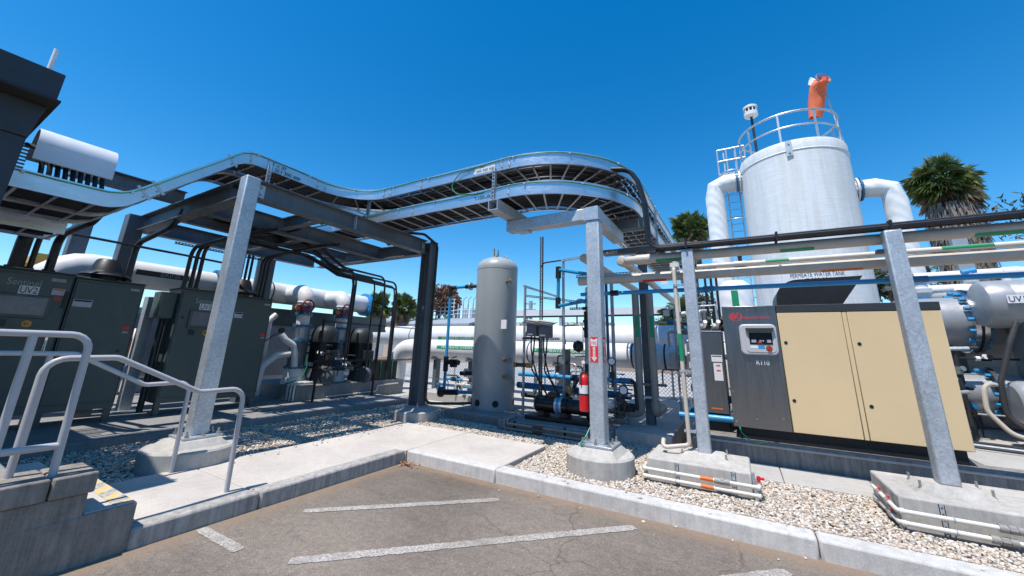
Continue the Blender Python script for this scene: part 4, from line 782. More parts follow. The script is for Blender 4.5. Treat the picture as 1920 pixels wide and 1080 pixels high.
# ------------------------------------------------------------------ grey air receiver
gt = thing('air_receiver', 'tall grey upright air tank with domed top', 'tank', (-4.95, 7.74, .27)); c = (-4.95, 7.74, 0); r_ = .495
part('shell', MB().lathe([(r_-.012, .27), (r_-.012, .62), (r_, .64), (r_, 3.40)], c, n=48), 'tank_grey', gt)
part('dome', MB().lathe([(r_+.004, 3.40), (r_+.006, 3.46), (r_-.002, 3.50), (r_-.03, 3.57), (r_-.11, 3.65), (r_-.24, 3.705), (.12, 3.725), (0, 3.73)], c, n=48), 'tank_grey', gt)
for a in (-50, 20, 130, 220):
    a = R(a); q = V(c)+V((math.cos(a)*(r_-.012), math.sin(a)*(r_-.012), .42)); part('vent_hole', MB().cyl(q-V((math.cos(a), math.sin(a), 0))*.02, q+V((math.cos(a), math.sin(a), 0))*.004, .07, n=20), 'soffit', gt)
a = R(-100); q = V(c)+V((math.cos(a)*(r_-.012), math.sin(a)*(r_-.012), .42)); part('vent_hole', MB().cyl(q-V((math.cos(a), math.sin(a), 0))*.02, q+V((math.cos(a), math.sin(a), 0))*.004, .07, n=20), 'soffit', gt)
part('safety_valve', MB().cyl((-4.98, 7.74, 3.72), (-4.98, 7.74, 3.80), .03, n=10).cyl((-4.95, 7.74, 3.79), (-4.95, 7.74, 3.95), .022, .012, 10).tube([(-4.98, 7.74, 3.77), (-5.06, 7.74, 3.78), (-5.07, 7.74, 3.99)], .018, 8, .03), 'brass', gt)
part('lifting_lug', MB().torus((-4.66, 7.6, 3.66), (.3, 1, 0), .065, .011, 20, 8), 'tank_grey', gt)
part('name_plate', MB().box(-4.56, -4.42, 7.36, 7.40, 2.0, 2.2), 'label_clean', gt)
for z_ in (3.08, 1.33, .98): n2 = part('nozzle', MB().tube([(-4.55, 7.5, z_), (-4.38, 7.42, z_)], .035, 12), 'brass', gt); part('plug', MB().cyl((-4.38, 7.42, z_), (-4.30, 7.38, z_), .055, n=8), 'bolt', n2)
for z_ in (3.05, 1.0): n2 = part('nozzle', MB().cyl((-5.3, 7.66, z_), (-5.62, 7.62, z_), .045, n=12), 'steel_dark', gt); part('flange', MB().cyl((-5.62, 7.62, z_), (-5.66, 7.615, z_), .1, n=16), 'bolt', n2)
bp = thing('air_pipe', 'blue air pipe with black elbows left of the grey tank', 'pipe', (-6.25, 7.5, .3))
part('pipe', MB().tube([(-5.64, 7.615, 3.05), (-6.22, 7.56, 3.03), (-6.22, 7.56, .5)], .037, 12, .02), 'blue_bright', bp)
for p0, p1, r_ in (((-5.66, 7.61, 3.05), (-5.78, 7.6, 3.045), .055), ((-6.05, 7.58, 3.035), (-6.26, 7.56, 3.03), .052), ((-6.22, 7.56, 3.07), (-6.22, 7.56, 2.82), .055), ((-6.22, 7.56, 1.35), (-6.22, 7.56, 1.0), .06)): part('fitting', MB().cyl(p0, p1, r_, n=14), 'black', bp)
part('valve', MB().cyl((-6.2, 7.55, 1.22), (-5.8, 7.52, 1.22), .06, n=12).cbox((-5.95, 7.52, 1.2), .12, .14, .18).bar((-5.95, 7.45, 1.32), (-5.8, 7.42, 1.36), .03, .02), 'black', bp)
bp2 = thing('air_pipe', 'blue and black drain branch with round flange at the tank foot', 'pipe', (-5.9, 7.4, .55)); part('pipe', MB().cyl((-6.15, 7.4, .55), (-5.3, 7.45, .6), .04, n=12), 'blue_pipe', bp2); part('fitting', MB().cyl((-6.1, 7.4, .55), (-5.7, 7.42, .575), .065, n=14), 'black', bp2); part('flange', MB().cyl((-6.2, 7.4, .55), (-6.15, 7.4, .55), .12, n=22), 'steel_dark', bp2); part('nozzle', MB().cyl((-5.75, 7.55, .98), (-5.4, 7.6, 1.0), .05, n=12), 'black', bp2)
cv = thing('conduit', 'black cable pipe running down the I-beam post and off to the grey tank', 'conduit', (-5.84, 6.5, .4)); part('pipe', MB().tube([(-6.2, 5.7, 4.0), (-5.84, 6.05, 4.0), (-5.82, 6.48, 3.85), (-5.82, 6.48, .42), (-5.4, 7.0, .40), (-5.1, 7.15, .42)], .03, 10, .14), 'conduit', cv)

# ------------------------------------------------------------------ skid between tank and column
ss = thing('strut_rack', 'galvanised strut rack with tall slotted post behind the black pump', 'rack', (-3.6, 7.5, .28))
part('post', MB().strut((-3.93, 7.28, .28), (-3.93, 7.28, 2.93), (0, -1, 0)), 'galv', ss); part('foot', MB().cbox((-3.93, 7.26, .29), .14, .12, .012), 'galv', ss)
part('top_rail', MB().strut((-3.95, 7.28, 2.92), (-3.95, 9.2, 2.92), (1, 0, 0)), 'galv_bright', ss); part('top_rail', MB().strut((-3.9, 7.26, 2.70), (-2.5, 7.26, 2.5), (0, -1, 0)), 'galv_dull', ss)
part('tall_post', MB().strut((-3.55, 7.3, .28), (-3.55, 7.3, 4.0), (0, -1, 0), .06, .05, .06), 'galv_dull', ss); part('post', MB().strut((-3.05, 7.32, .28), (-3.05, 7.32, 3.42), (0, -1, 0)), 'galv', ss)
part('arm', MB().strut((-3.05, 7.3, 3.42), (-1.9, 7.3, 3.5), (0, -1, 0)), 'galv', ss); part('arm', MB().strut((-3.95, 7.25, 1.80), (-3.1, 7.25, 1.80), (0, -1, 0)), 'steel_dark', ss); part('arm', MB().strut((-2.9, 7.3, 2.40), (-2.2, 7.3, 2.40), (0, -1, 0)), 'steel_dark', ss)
tb = single('cable', MB().tube([(-3.52, 7.24, 3.3), (-3.45, 7.22, 3.38), (-3.05, 7.22, 3.40)], .016, 8, .08), 'conduit', 'short black cable between the tall strut and its arm', 'cable', (-3.5, 7.2, 3.3))
for i, (x, z) in enumerate(((-3.62, 1.84), (-3.34, 1.82))):
    j = thing('junction_box', ('left', 'right')[i]+' of two small grey boxes under a rain hood', 'box', (x, 7.1, z), 'junction boxes under hoods')
    part('case', MB().box(x-.12, x+.11, 7.02, 7.22, z, z+.25), 'galv_dull', j, .008); part('window', plate((x-.09, 7.018, z+.08), (1, 0, 0), UZ, .14, .13, .003), 'screen', j); part('label', plate((x-.09, 7.017, z+.02), (1, 0, 0), UZ, .12, .03, .003), 'label_clean', j)
    part('rain_hood', MB().poly([(x-.17, 6.93, z+.26), (x+.2, 6.93, z+.21), (x+.2, 7.24, z+.30), (x-.17, 7.24, z+.35)], (0, 0, .012)), 'far_beige', j)
    for k in range(2): part('whip', MB().tube([(x-.05+.08*k, 7.12, z), (x-.04+.06*k, 7.1, z-.25), (x+.05-.05*k, 7.05, z-.55-.1*k), (x+.12+.03*k, 7.12, z-.85), (x+.28, 7.2, z-1.12)], .016, 8, .15), 'rubber', j)
pm = thing('transfer_pump', 'low black electric pump with a blue banded motor on a skid', 'pump', (-3.1, 7.2, .28))
part('base', MB().box(-3.72, -2.2, 6.98, 7.42, .285, .36), 'black', pm, .01); part('motor', MB().cyl((-3.5, 7.2, .56), (-2.9, 7.2, .56), .155, n=28), 'black_gloss', pm); part('end_bell', MB().lathe([(.10, 0), (.155, .03), (.165, .1)], (-3.58, 7.2, .56), (1, 0, 0), 26), 'black', pm)
part('band', MB().cyl((-3.14, 7.2, .56), (-3.0, 7.2, .56), .159, n=28), 'galv', pm); part('name_plate', MB().cyl((-3.10, 7.2, .56), (-3.04, 7.2, .56), .161, n=28), 'blue_pipe', pm); part('housing', MB().cyl((-2.9, 7.2, .56), (-2.35, 7.2, .56), .13, n=24), 'black', pm); part('volute', MB().cyl((-2.5, 7.2, .56), (-2.3, 7.2, .56), .2, n=26), 'black_gloss', pm); part('terminal_box', MB().cbox((-3.2, 7.2, .74), .2, .14, .1), 'black', pm, .01)
for x in (-3.4, -2.95): part('foot', MB().box(x-.05, x+.05, 7.05, 7.35, .36, .45), 'black', pm)
part('suction', MB().tube([(-2.4, 7.2, .7), (-2.4, 7.25, .95), (-2.7, 7.3, 1.0)], .05, 12, .08), 'steel_dark', pm)
b3 = thing('air_pipe', 'level blue pipe with black tee behind the black pump', 'pipe', (-3.4, 7.9, 1.05)); part('pipe', MB().cyl((-4.4, 7.95, 1.03), (-2.0, 7.8, 1.03), .045, n=14), 'blue_bright', b3)
for x in (-3.1, -2.62): part('fitting', MB().cyl((x, 7.87, 1.03), (x+.22, 7.86, 1.03), .066, n=14), 'steel_dark', b3)
part('branch', MB().cyl((-2.95, 7.85, 1.03), (-3.05, 7.7, .8), .05, n=12), 'steel_dark', b3); part('cap', MB().cyl((-3.05, 7.7, .82), (-3.08, 7.66, .78), .1, n=20), 'brass', b3)
single('water_pipe', MB().cyl((-4.5, 8.1, .78), (-1.9, 7.9, .76), .07, n=16), 'blue_flange', 'thick dark blue pipe below the bright blue one', 'pipe', (-3.2, 8, .78)); single('water_pipe', MB().cyl((-4.5, 8.3, .55), (-1.9, 8.2, .55), .05, n=12), 'steel_dark', 'dark steel pipe lowest behind the black pump', 'pipe', (-3.2, 8.2, .55))
for i, x in enumerate((-3.3, -2.75)): single('pipe_stanchion', MB().box(x-.06, x+.06, 8.05, 8.17, .28, 1.6 if i == 0 else 1.0), 'steel_dark', ('left taller', 'right shorter')[i]+' dark stanchion behind the blue pipes', 'stanchion', (x, 8.1, .28))
j = thing('terminal_strip', 'small copper coloured terminal block on the left strut post', 'terminal', (-3.93, 7.2, 1.27)); part('block', MB().box(-4.08, -3.78, 7.2, 7.25, 1.22, 1.30), 'steel_dark', j); part('lug', MB().box(-4.12, -4.06, 7.19, 7.26, 1.21, 1.31), 'brass', j); part('lug', MB().box(-3.82, -3.74, 7.19, 7.26, 1.21, 1.31), 'brass', j)
for i, z_ in enumerate((.235, .145)):
    k = thing('conduit_pipe', ('upper', 'lower')[i]+' grey conduit clamped along the front of the skid pad', 'conduit', (-3.9, 6.6, z_), 'skid pad conduits'); part('pipe', MB().tube([(-3.95+.06*(1-i), 7.0, .31), (-3.95+.06*(1-i), 6.62, .30), (-3.95+.06*(1-i), 6.615, z_), (-1.95, 6.615, z_)], .021, 10, .04), 'pvc_grey', k)
    for x in (-3.35, -2.3): part('tag', MB().cyl((x, 6.615, z_), (x+.2, 6.615, z_), .0222, n=12), 'rust', k)
    for x in (-3.75, -2.75): part('clamp', MB().strut((x, 6.638, z_+.06), (x, 6.638, z_-.06), (0, -1, 0), .03, .02), 'steel_dark', k)
# check valves and fittings on the white riser left of the column
rv = thing('valve_riser', 'pale riser with stacked black check valves left of the fire sign column', 'pipe', (-2.1, 6.9, .3)); part('pipe', MB().tube([(-2.42, 7.0, 2.72), (-2.42, 6.98, 2.75), (-2.42, 6.95, 2.0), (-2.42, 6.95, .9)], .032, 12, .02), 'pvc_pale', rv)
for z0, z1, r_ in ((2.0, 2.3, .055), (2.33, 2.38, .08), (1.95, 2.0, .08), (2.1, 2.14, .075), (1.82, 1.95, .06), (1.2, 1.35, .055), (1.06, 1.18, .07)): part('valve', MB().cyl((-2.42, 6.95, z0), (-2.42, 6.95, z1), r_, n=14), 'black', rv)
part('actuator', MB().lathe([(.02, 0), (.08, .03), (.11, .1), (.08, .18), (.02, .2)], (-2.7, 6.95, 1.66), (1, 0, 0), 18), 'black_gloss', rv); part('lower_pipe', MB().cyl((-2.42, 6.95, 1.35), (-2.42, 6.95, 1.82), .045, n=12), 'pvc_grey', rv); part('lever', MB().bar((-2.65, 6.93, 1.47), (-2.4, 6.93, 1.49), .03, .02), 'black', rv)

# ------------------------------------------------------------------ risers and pipes right of the column
dt = thing('support_column', 'dull galvanised I column between the two grey riser pipes', 'column', (-1.52, 7.75, .3)); part('section', MB().ibeam((-1.53, 7.8, .3), (-1.53, 7.8, 3.55), .16, .15, (0, 1, 0)), 'galv_dull', dt); part('base_plate', MB().cbox((-1.53, 7.8, .31), .3, .3, .02), 'galv', dt)
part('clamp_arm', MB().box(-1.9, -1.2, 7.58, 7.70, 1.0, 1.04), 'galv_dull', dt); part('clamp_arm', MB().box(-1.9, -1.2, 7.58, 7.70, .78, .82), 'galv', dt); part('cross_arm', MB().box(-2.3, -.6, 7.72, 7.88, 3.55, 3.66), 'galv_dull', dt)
for i, (x, pts) in enumerate(((-1.66, [(-1.66, 7.6, 2.72), (-1.66, 7.6, .52), (-2.32, 7.6, .52)]), (-1.40, [(-1.40, 7.62, 2.72), (-1.40, 7.62, .55), (-1.40, 8.3, .55)]))):
    k = thing('riser_pipe', ('left grey riser pipe with flanged elbow at its foot', 'right grey riser pipe with green label')[i], 'pipe', (x, 7.6, .45), 'grey riser pipes'); part('pipe', MB().tube(pts, .066, 18, .10), 'pvc_grey', k)
    a0 = R(-100); part('label', MB().add([(x+.069*math.cos(a0+j*.35), 7.6+.02*i+.069*math.sin(a0+j*.35), z_) for j in range(4) for z_ in (1.86, 2.26)], [(2*j, 2*j+2, 2*j+3, 2*j+1) for j in range(3)]), 'green_tape', k)
    part('elbow', MB().tube([(x, 7.6+.02*i, .72), (x, 7.6+.02*i, .52+.03*i), pts[-1] if i else (-1.86, 7.6, .52)], .078, 18, .10), 'pvc_grey', k)
    if i == 0:
        for xf in (-2.02, -2.10): flange(k, (xf, 7.6, .52), (1, 0, 0), .13, .04, 'steel_grey', 8)
        part('drain', MB().cyl((-1.88, 7.6, .3), (-1.88, 7.6, .46), .025, n=10), 'pvc_grey', k)
for i, (x, y_, z_, r_) in enumerate(((-2.05, 7.2, 1.41, .075), (-1.86, 7.2, .93, .085))):
    g = thing('pressure_gauge', ('upper black rimmed pressure gauge right of the fire sign column', 'lower black rimmed pressure gauge in front of the riser')[i], 'gauge', (x, y_, z_)); part('case', MB().cyl((x, y_, z_), (x+.01, y_-.04, z_), r_, n=24), 'black', g); part('dial', MB().cyl((x+.01, y_-.039, z_), (x+.011, y_-.046, z_), r_*.75, n=24), 'label_clean', g); part('stem', MB().cyl((x, y_+.01, z_-r_), (x, y_+.01, z_-.45), .02, n=8), 'steel_dark', g)
    part('fitting', MB().cyl((x, y_+.01, z_-.3), (x, y_+.01, z_-.18), .045, n=10), 'black', g)
for i, (x, y_, r_, m_, z0, z1, lb) in enumerate(((-2.28, 7.55, .03, 'pvc', 1.45, 2.75, 'cream riser with green tag'), (-2.42, 7.75, .045, 'galv', .3, 3.4, 'galvanised upright'), (-2.3, 7.85, .03, 'blue_flange', 1.0, 3.2, 'navy blue riser'), (-2.2, 7.9, .035, 'galv', .3, 3.1, 'slimmer galvanised upright'), (-2.18, 7.4, .018, 'pvc_pale', .9, 1.42, 'short thin pale riser'))):
    o = single('upright_pipe', MB().cyl((x, y_, z0), (x, y_, z1), r_, n=12), m_, lb+' just right of the fire sign column', 'pipe', (x, y_, z0))
b4 = thing('air_pipe', 'short blue pipe with dark unions crossing behind the gauges', 'pipe', (-2.0, 7.4, 1.08)); part('pipe', MB().cyl((-2.4, 7.45, 1.08), (-1.75, 7.3, 1.08), .038, n=12), 'blue_bright', b4); part('fitting', MB().cyl((-1.95, 7.35, 1.08), (-1.74, 7.3, 1.08), .05, n=12), 'blue_flange', b4); part('hose', MB().tube([(-1.74, 7.3, 1.1), (-1.68, 7.3, 1.05), (-1.66, 7.32, .6)], .03, 10, .05), 'rubber', b4)
for i, (p0, p1) in enumerate((((-1.95, 7.3, .62), (-1.7, 7.25, .62)), ((-2.2, 7.25, .66), (-2.05, 7.2, .66)), ((-1.98, 7.2, .8), (-1.86, 7.2, .74)))): single('small_valve', MB().cyl(p0, p1, .05, n=14).cbox(V(p0).lerp(V(p1), .5), .09, .09, .12).cyl(V(p0), V(p0)+V((.03, 0, 0)), .07, n=14), ('black', 'pvc_pale', 'steel_dark')[i], ('black', 'pale', 'dark steel')[i]+' small valve on the pipes above the concrete block', 'valve', p0)
rk = (('rack_pipe', 'thick beige pipe at the top of the rack with an elbow at its left end', [(-1.44, 11.5, 2.96), (-1.44, 5.88, 2.96), (9, 5.88, 2.955)], .066, 'pvc', .1), ('rack_pipe', 'thick beige pipe lower on the rack reaching left past the column', [(-2.25, 6.1, 2.722), (9, 6.1, 2.718)], .072, 'pvc', .1), ('rack_pipe', 'thin cream pipe on the rack above the lower beige pipe', [(-.44, 6.07, 2.826), (9, 6.07, 2.826)], .032, 'pvc_pale', .05),
      ('rack_pipe', 'short beige pipe stub running away beside the fire sign column', [(-2.12, 6.0, 3.1), (-2.12, 10.5, 3.1)], .075, 'pvc', .1))
for nm, lb, pts, r_, m_, f_ in rk:
    k = thing(nm, lb, 'pipe', pts[1], 'pipe rack pipes'); part('pipe', MB().tube(pts, r_, 18, f_), m_, k)
    if 'top of' in lb: part('cap', MB().lathe([(.07, 0), (.085, .02), (.085, .1), (.06, .14), (0, .15)], (-1.44, 5.96, 2.96), (-.2, -1, .0), 20), 'pvc', k); part('sleeve', MB().cyl((-1.23, 5.88, 2.96), (-1.03, 5.88, 2.96), .076, n=18), 'pvc', k); tape(k, (0, 5.88, 2.957), .066, -.95, -.6, -70, -25, name='green_tag'); tape(k, (0, 5.88, 2.957), .066, .58, .93, -72, -30, name='green_tag'); tape(k, (0, 5.88, 2.957), .066, 2.3, 3.2, -75, -30, name='green_tag')
    if 'lower on' in lb: tape(k, (0, 6.1, 2.72), .072, -1.2, -.85, -80, -40, 'red_print', 'red_tag'); tape(k, (0, 6.1, 2.72), .072, 1.0, 1.4, -85, -50, 'orange', 'orange_tag')
    if 'thin' in lb: tape(k, (0, 6.07, 2.826), .032, .42, .68, -20, 50, name='green_tag'); tape(k, (0, 6.07, 2.826), .032, 2.1, 2.5, -20, 50, name='green_tag'); part('union', MB().cyl((.05, 6.07, 2.826), (.2, 6.07, 2.826), .039, n=12), 'pvc_pale', k); part('hose_valve', MB().cyl((.13, 6.07, 2.85), (.13, 6.07, 3.0), .025, n=10).cbox((.13, 6.07, 2.96), .06, .06, .06), 'steel_dark', k); part('valve_knob', MB().cyl((.16, 6.05, 2.955), (.2, 6.04, 2.955), .02, n=10), 'red', k)
    if 'reaching left' in lb or 'lower on' in lb: part('strut', MB().strut((-2.3, 6.1, 2.81), (-1.25, 6.1, 2.81), (0, -1, 0)), 'galv_bright', k)
bl = thing('rack_pipe', 'long blue pipe, the lowest on the rack, crossing in front of the white tank', 'pipe', (0, 6.0, 2.49), 'pipe rack pipes'); part('pipe', MB().cyl((-2.2, 6.05, 2.49), (9, 5.98, 2.485), .03, n=14), 'blue_pipe', bl); part('union', MB().cyl((-1.7, 6.04, 2.49), (-1.58, 6.04, 2.49), .045, n=14), 'black', bl)
for x in (-.36, 1.78): part('union', MB().cyl((x, 6.02, 2.489), (x+.14, 6.02, 2.489), .037, n=14), 'blue_flange', bl)
b5 = thing('air_pipe', 'blue pipe with black elbows climbing the strut rack', 'pipe', (-3.2, 7.2, 2.5)); part('pipe', MB().tube([(-2.2, 6.8, 2.95), (-3.1, 7.2, 3.2), (-3.12, 7.22, 2.45), (-2.0, 6.6, 2.5)], .035, 12, .03), 'blue_pipe', b5); part('fitting', MB().cyl((-3.1, 7.2, 3.26), (-3.105, 7.2, 3.02), .058, n=14), 'black', b5); part('fitting', MB().cyl((-3.12, 7.22, 2.62), (-3.12, 7.22, 2.40), .055, n=14), 'black', b5)
dr = thing('drain_pipe', 'cream down pipe clamped left of the slim middle post', 'pipe', (-.66, 5.72, .4)); part('pipe', MB().tube([(-.72, 5.95, 2.78), (-.70, 5.74, 2.76), (-.67, 5.72, .47), (-.98, 5.62, .42), (-.98, 5.72, .5)], .027, 12, .05), 'pvc', dr); part('tag', MB().cyl((-.684, 5.728, 1.85), (-.681, 5.726, 1.5), .029, n=12), 'green_tape', dr)
for z_ in (2.5, 1.35, .62): part('clamp', MB().box(-.72, -.58, 5.70, 5.74, z_, z_+.03), 'galv_bright', dr)
hp = []
for i, (x, y_, z_) in enumerate(((-1.05, 7.2, 2.78), (-.72, 6.0, 2.78), (-1.2, 8.2, 2.3), (-.8, 8.6, 2.35))): single('hanging_tag', MB().box(x-.06, x+.06, y_, y_+.004, z_, z_+.12).box(x-.01, x+.01, y_+.001, y_+.003, z_+.12, z_+.2), 'label_clean', ('white tag hanging between the risers', 'white tag hanging left of the middle post', 'white tag low behind the risers', 'white tag nearest the compressor dryer')[i], 'tag', (x, y_, z_), 'white hanging tags')
bx = single('water_pipe', MB().tube([(-1.0, 8.3, .5), (-.5, 7.9, .8), (-.2, 7.9, .85)], .06, 14, .1), 'blue_flange', 'teal blue pipe low in the shade by the compressor', 'pipe', (-.8, 8.0, .5)); single('water_pipe', MB().cyl((-1.0, 7.5, .58), (-.2, 7.5, .58), .05, n=14), 'blue_pipe', 'bright blue stub pipe low in the shade by the compressor', 'pipe', (-.8, 7.5, .58))
rkc = thing('rock_heap', 'small heap of brown gravel between the block and the middle footing', 'rocks', (-.98, 6.4, .1)); 
for i in range(26): part('rock', MB().lathe([(0, 0), (.02, .006), (.026, .02), (.014, .034), (0, .036)], (-1.0+random.gauss(0, .11), 6.35+random.gauss(0, .12), .1+random.uniform(0, .04)), (random.uniform(-.4, .4), random.uniform(-.4, .4), 1), 7), 'palm_dead', rkc)

bk = thing('process_skid', 'long low grey process skid behind the cabinets', 'skid', (-14, 5, .2)); part('casing', MB().box(-15.2, -13.4, .5, 11.0, .2, 2.35), 'far_grey', bk, .02)
for i in range(5): part('panel', MB().box(-13.39, -13.36, .7+2.05*i, 2.6+2.05*i, .5, 2.2), 'galv_dull', bk, .01)
for i in range(4): part('pipe', MB().tube([(-13.0, 1.2+2.6*i, .3), (-13.0, 1.2+2.6*i, 1.6), (-13.4, 1.2+2.6*i, 1.7)], .12, 14, .15), 'white_pipe', bk)
up_ = thing('support_column', 'galvanised column seen between the UV2 and UV1 cabinets', 'column', (-10.4, 2.95, .2)); part('tube', MB().box(-10.5, -10.3, 2.98, 3.16, .2, 2.4), 'galv', up_, .012); part('base_plate', MB().cbox((-10.4, 3.07, .215), .4, .4, .02), 'galv_bright', up_)
wp_ = thing('bypass_pipe', 'white jacketed elbow seen between the two cabinet pairs', 'pipe', (-10.6, 2.85, .2)); part('pipe', MB().tube([(-10.9, 3.4, .9), (-10.7, 2.9, .9), (-10.7, 2.85, .25)], .13, 16, .2), 'white_pipe', wp_); part('valve', MB().cyl((-10.5, 2.8, 1.0), (-10.5, 2.8, 1.9), .07, n=12).cbox((-10.5, 2.8, 1.5), .16, .16, .2), 'black', wp_); part('flag', MB().box(-10.42, -10.40, 2.85, 2.93, 1.2, 1.75), 'orange', wp_)
# ------------------------------------------------------------------ compressor
cp = thing('air_compressor', 'big tan and stainless air compressor cabinet with a grey control panel', 'compressor', (1.06, 7.9, .385)); FY = 7.10; XR = (1, 0, 0)
part('frame', MB().box(-.17, 2.29, 7.135, 8.68, .545, 2.32), 'cabinet_edge', cp); part('skirt', MB().box(-.14, 2.25, 7.15, 8.66, .388, .545), 'black', cp)
part('front_panel', MB().box(-.19, .535, FY, 7.134, .548, 2.345), 'stainless', cp, .006); part('side_panel', MB().box(-.191, -.172, 7.136, 8.68, .55, 2.34), 'stainless', cp)
part('door', MB().box(.545, 1.305, FY-.002, 7.134, .552, 2.232), 'tan', cp, .006); part('door', MB().box(1.312, 1.36, FY, 7.134, .552, 2.232), 'tan', cp, .004); part('door', MB().box(1.367, 2.31, FY-.002, 7.134, .552, 2.232), 'tan', cp, .006)
part('side_panel', MB().box(2.291, 2.312, 7.136, 8.68, .552, 2.232), 'tan', cp); part('top_trim', MB().box(.54, 2.315, FY-.006, 8.69, 2.236, 2.346), 'dark_roof', cp, .004); part('top_sheet', MB().box(-.19, .538, 7.11, 8.69, 2.33, 2.347), 'stainless', cp)
for x, z in ((.605, 1.79), (1.44, 1.79), (.605, .98), (1.44, .98)): part('latch', MB().cyl((x, FY-.002, z), (x, FY-.008, z), .022, n=16), 'black', cp)
for z in (.62, 1.05, 1.47, 1.88, 2.28):
    part('rivet', MB().cyl((-.15, FY, z), (-.15, FY-.006, z), .012, n=10), 'chrome', cp)
for x, z in ((.17, 2.28), (.12, .68), (.45, .72)): part('rivet', MB().cyl((x, FY, z), (x, FY-.006, z), .012, n=10), 'chrome', cp)
def rbox(x0, x1, z0, z1, r, n=6):
    out = []
    for cx, cz, a0 in ((x1-r, z1-r, 0), (x0+r, z1-r, 90), (x0+r, z0+r, 180), (x1-r, z0+r, 270)):
        out += [(cx+r*math.cos(R(a0+90*i/n)), cz+r*math.sin(R(a0+90*i/n))) for i in range(n+1)]
    return out
ct = part('control_panel', MB().poly([(x, FY, z) for x, z in rbox(.02, .505, 1.60, 2.06, .07)], (0, -.05, 0)), 'bezel', cp, .018)
part('panel_recess', MB().poly([(x, FY-.0505, z) for x, z in rbox(.095, .475, 1.64, 1.985, .05)], (0, -.006, 0)), 'bezel', ct, .003)
part('hood', MB().poly([(.10, FY-.057, 2.0), (.48, FY-.057, 2.0), (.43, FY-.057, 1.925), (.15, FY-.057, 1.925)], (0, -.05, 0)), 'cabinet_edge', ct, .004)
part('display', MB().box(.145, .44, FY-.062, FY-.057, 1.755, 1.94), 'screen_blue', ct); part('display_text', MB().box(.17, .23, FY-.0635, FY-.0622, 1.785, 1.83).box(.27, .30, FY-.0635, FY-.0622, 1.80, 1.82).box(.31, .33, FY-.0635, FY-.0622, 1.80, 1.82).box(.37, .42, FY-.0635, FY-.0622, 1.785, 1.83), 'print_grey', ct); part('display_mark', MB().box(.25, .30, FY-.0635, FY-.0622, 1.775, 1.79), 'red_print', ct)
part('sticker', plate((.145, FY-.0575, 1.695), XR, UZ, .10, .048), 'label_clean', ct); part('sticker', plate((.25, FY-.0575, 1.695), XR, UZ, .08, .048), 'blue_bright', ct); part('stop_ring', MB().cyl((.385, FY-.057, 1.70), (.385, FY-.06, 1.70), .043, n=24), 'brass', ct); part('stop_button', MB().cyl((.385, FY-.06, 1.70), (.385, FY-.09, 1.70), .026, n=20), 'red', ct)
text('R110', .165, .07, (.20, FY-.001, 1.455), XR, UZ, 'print_white', cp, 'model_number'); text('i', .012, .085, (.372, FY-.001, 1.462), XR, UZ, 'green_tape', cp, 'model_number')
text('IR', .10, .075, (-.055, FY-.001, 2.145), XR, UZ, 'red_print', cp, 'logo'); text('Ingersoll Rand', .36, .055, (.09, FY-.001, 2.135), XR, UZ, 'red_print', cp, 'lettering')
def crescent(sgn):
    p1, p2 = [], []
    for i in range(13):
        a = R(100+160*i/12); p1.append((-.005+sgn*.088*math.cos(a), 2.18+.068*math.sin(a))); p2.append((-.005+sgn*.072*math.cos(a)+.0, 2.18+.06*math.sin(a)))
    return MB().poly([(x, FY-.0006, z) for x, z in p1+p2[::-1]], (0, -.001, 0))
part('logo', crescent(1), 'red_print', cp); part('logo', crescent(-1), 'red_print', cp)
hd = thing('exhaust_hood', 'black curved exhaust hood on top of the compressor', 'hood', (1.1, 8.0, 2.35)); pr = [(.60, 2.347), (.60, 2.47)]+[(.92+.32*math.cos(R(180-90*i/8)), 2.47+.33*math.sin(R(180-90*i/8))) for i in range(1, 9)]+[(1.72, 2.81), (1.40, 2.347)]
part('shell', MB().poly([(x, 7.55, z) for x, z in pr], (0, .9, 0)), 'black', hd)
single('ground_wire', MB().tube([(-.12, 7.12, .56), (-.10, 7.02, .48), (.0, 6.96, .40), (.10, 6.93, .375), (.2, 6.97, .39)], .009, 8, .05), 'green_wire', 'loose green wire hanging below the stainless panel', 'wire', (0, 7, .4))
single('spill_bucket', MB().box(-.05, .0, 6.98, 7.08, .386, .41), 'yard', 'small pale wooden shim on the plinth edge', 'shim', (0, 7.0, .386))
dy = thing('air_dryer', 'stainless dryer box with white warning labels left of the compressor', 'dryer', (-.42, 7.9, .385))
part('case', MB().box(-.60, -.245, 7.5, 8.4, .66, 1.965), 'stainless', dy, .006); part('base_rail', MB().box(-.58, -.26, 7.55, 8.35, .386, .66), 'black', dy); part('top_edge', MB().box(-.605, -.24, 7.49, 8.4, 1.965, 1.98), 'bezel', dy)
part('warning_label', plate((-.43, 7.498, 1.47), XR, UZ, .16, .11), 'label_clean', dy); part('warning_label', plate((-.41, 7.498, 1.17), XR, UZ, .13, .28), 'label_clean', dy)
part('heading', plate((-.37, 7.4955, 1.40), XR, UZ, .06, .02), 'red_print', dy); part('heading', plate((-.37, 7.4955, 1.32), XR, UZ, .06, .02), 'red_print', dy); part('heading', plate((-.42, 7.4955, 1.555), XR, UZ, .14, .012), 'print_dark', dy); part('stripe', plate((-.50, 7.498, .72), XR, UZ, .17, .02), 'orange', dy)
mn = thing('filter_manifold', 'black filter manifold and pipes above the stainless dryer', 'manifold', (-.5, 8.2, 1.98)); part('frame', MB().strut((-.66, 8.0, .4), (-.66, 8.0, 2.95), (0, -1, 0), .05).bar((-.75, 8.1, .4), (-.75, 8.1, 3.0), .08, .08, (1, 0, 0)).bar((-.8, 8.1, 2.05), (-.2, 8.1, 2.05), .1, .1), 'steel_dark', mn)
for x in (-.45, -.35, -.26): part('pipe', MB().cyl((x, 8.2, 2.0), (x, 8.2, 3.3), .022, n=10), 'conduit', mn)
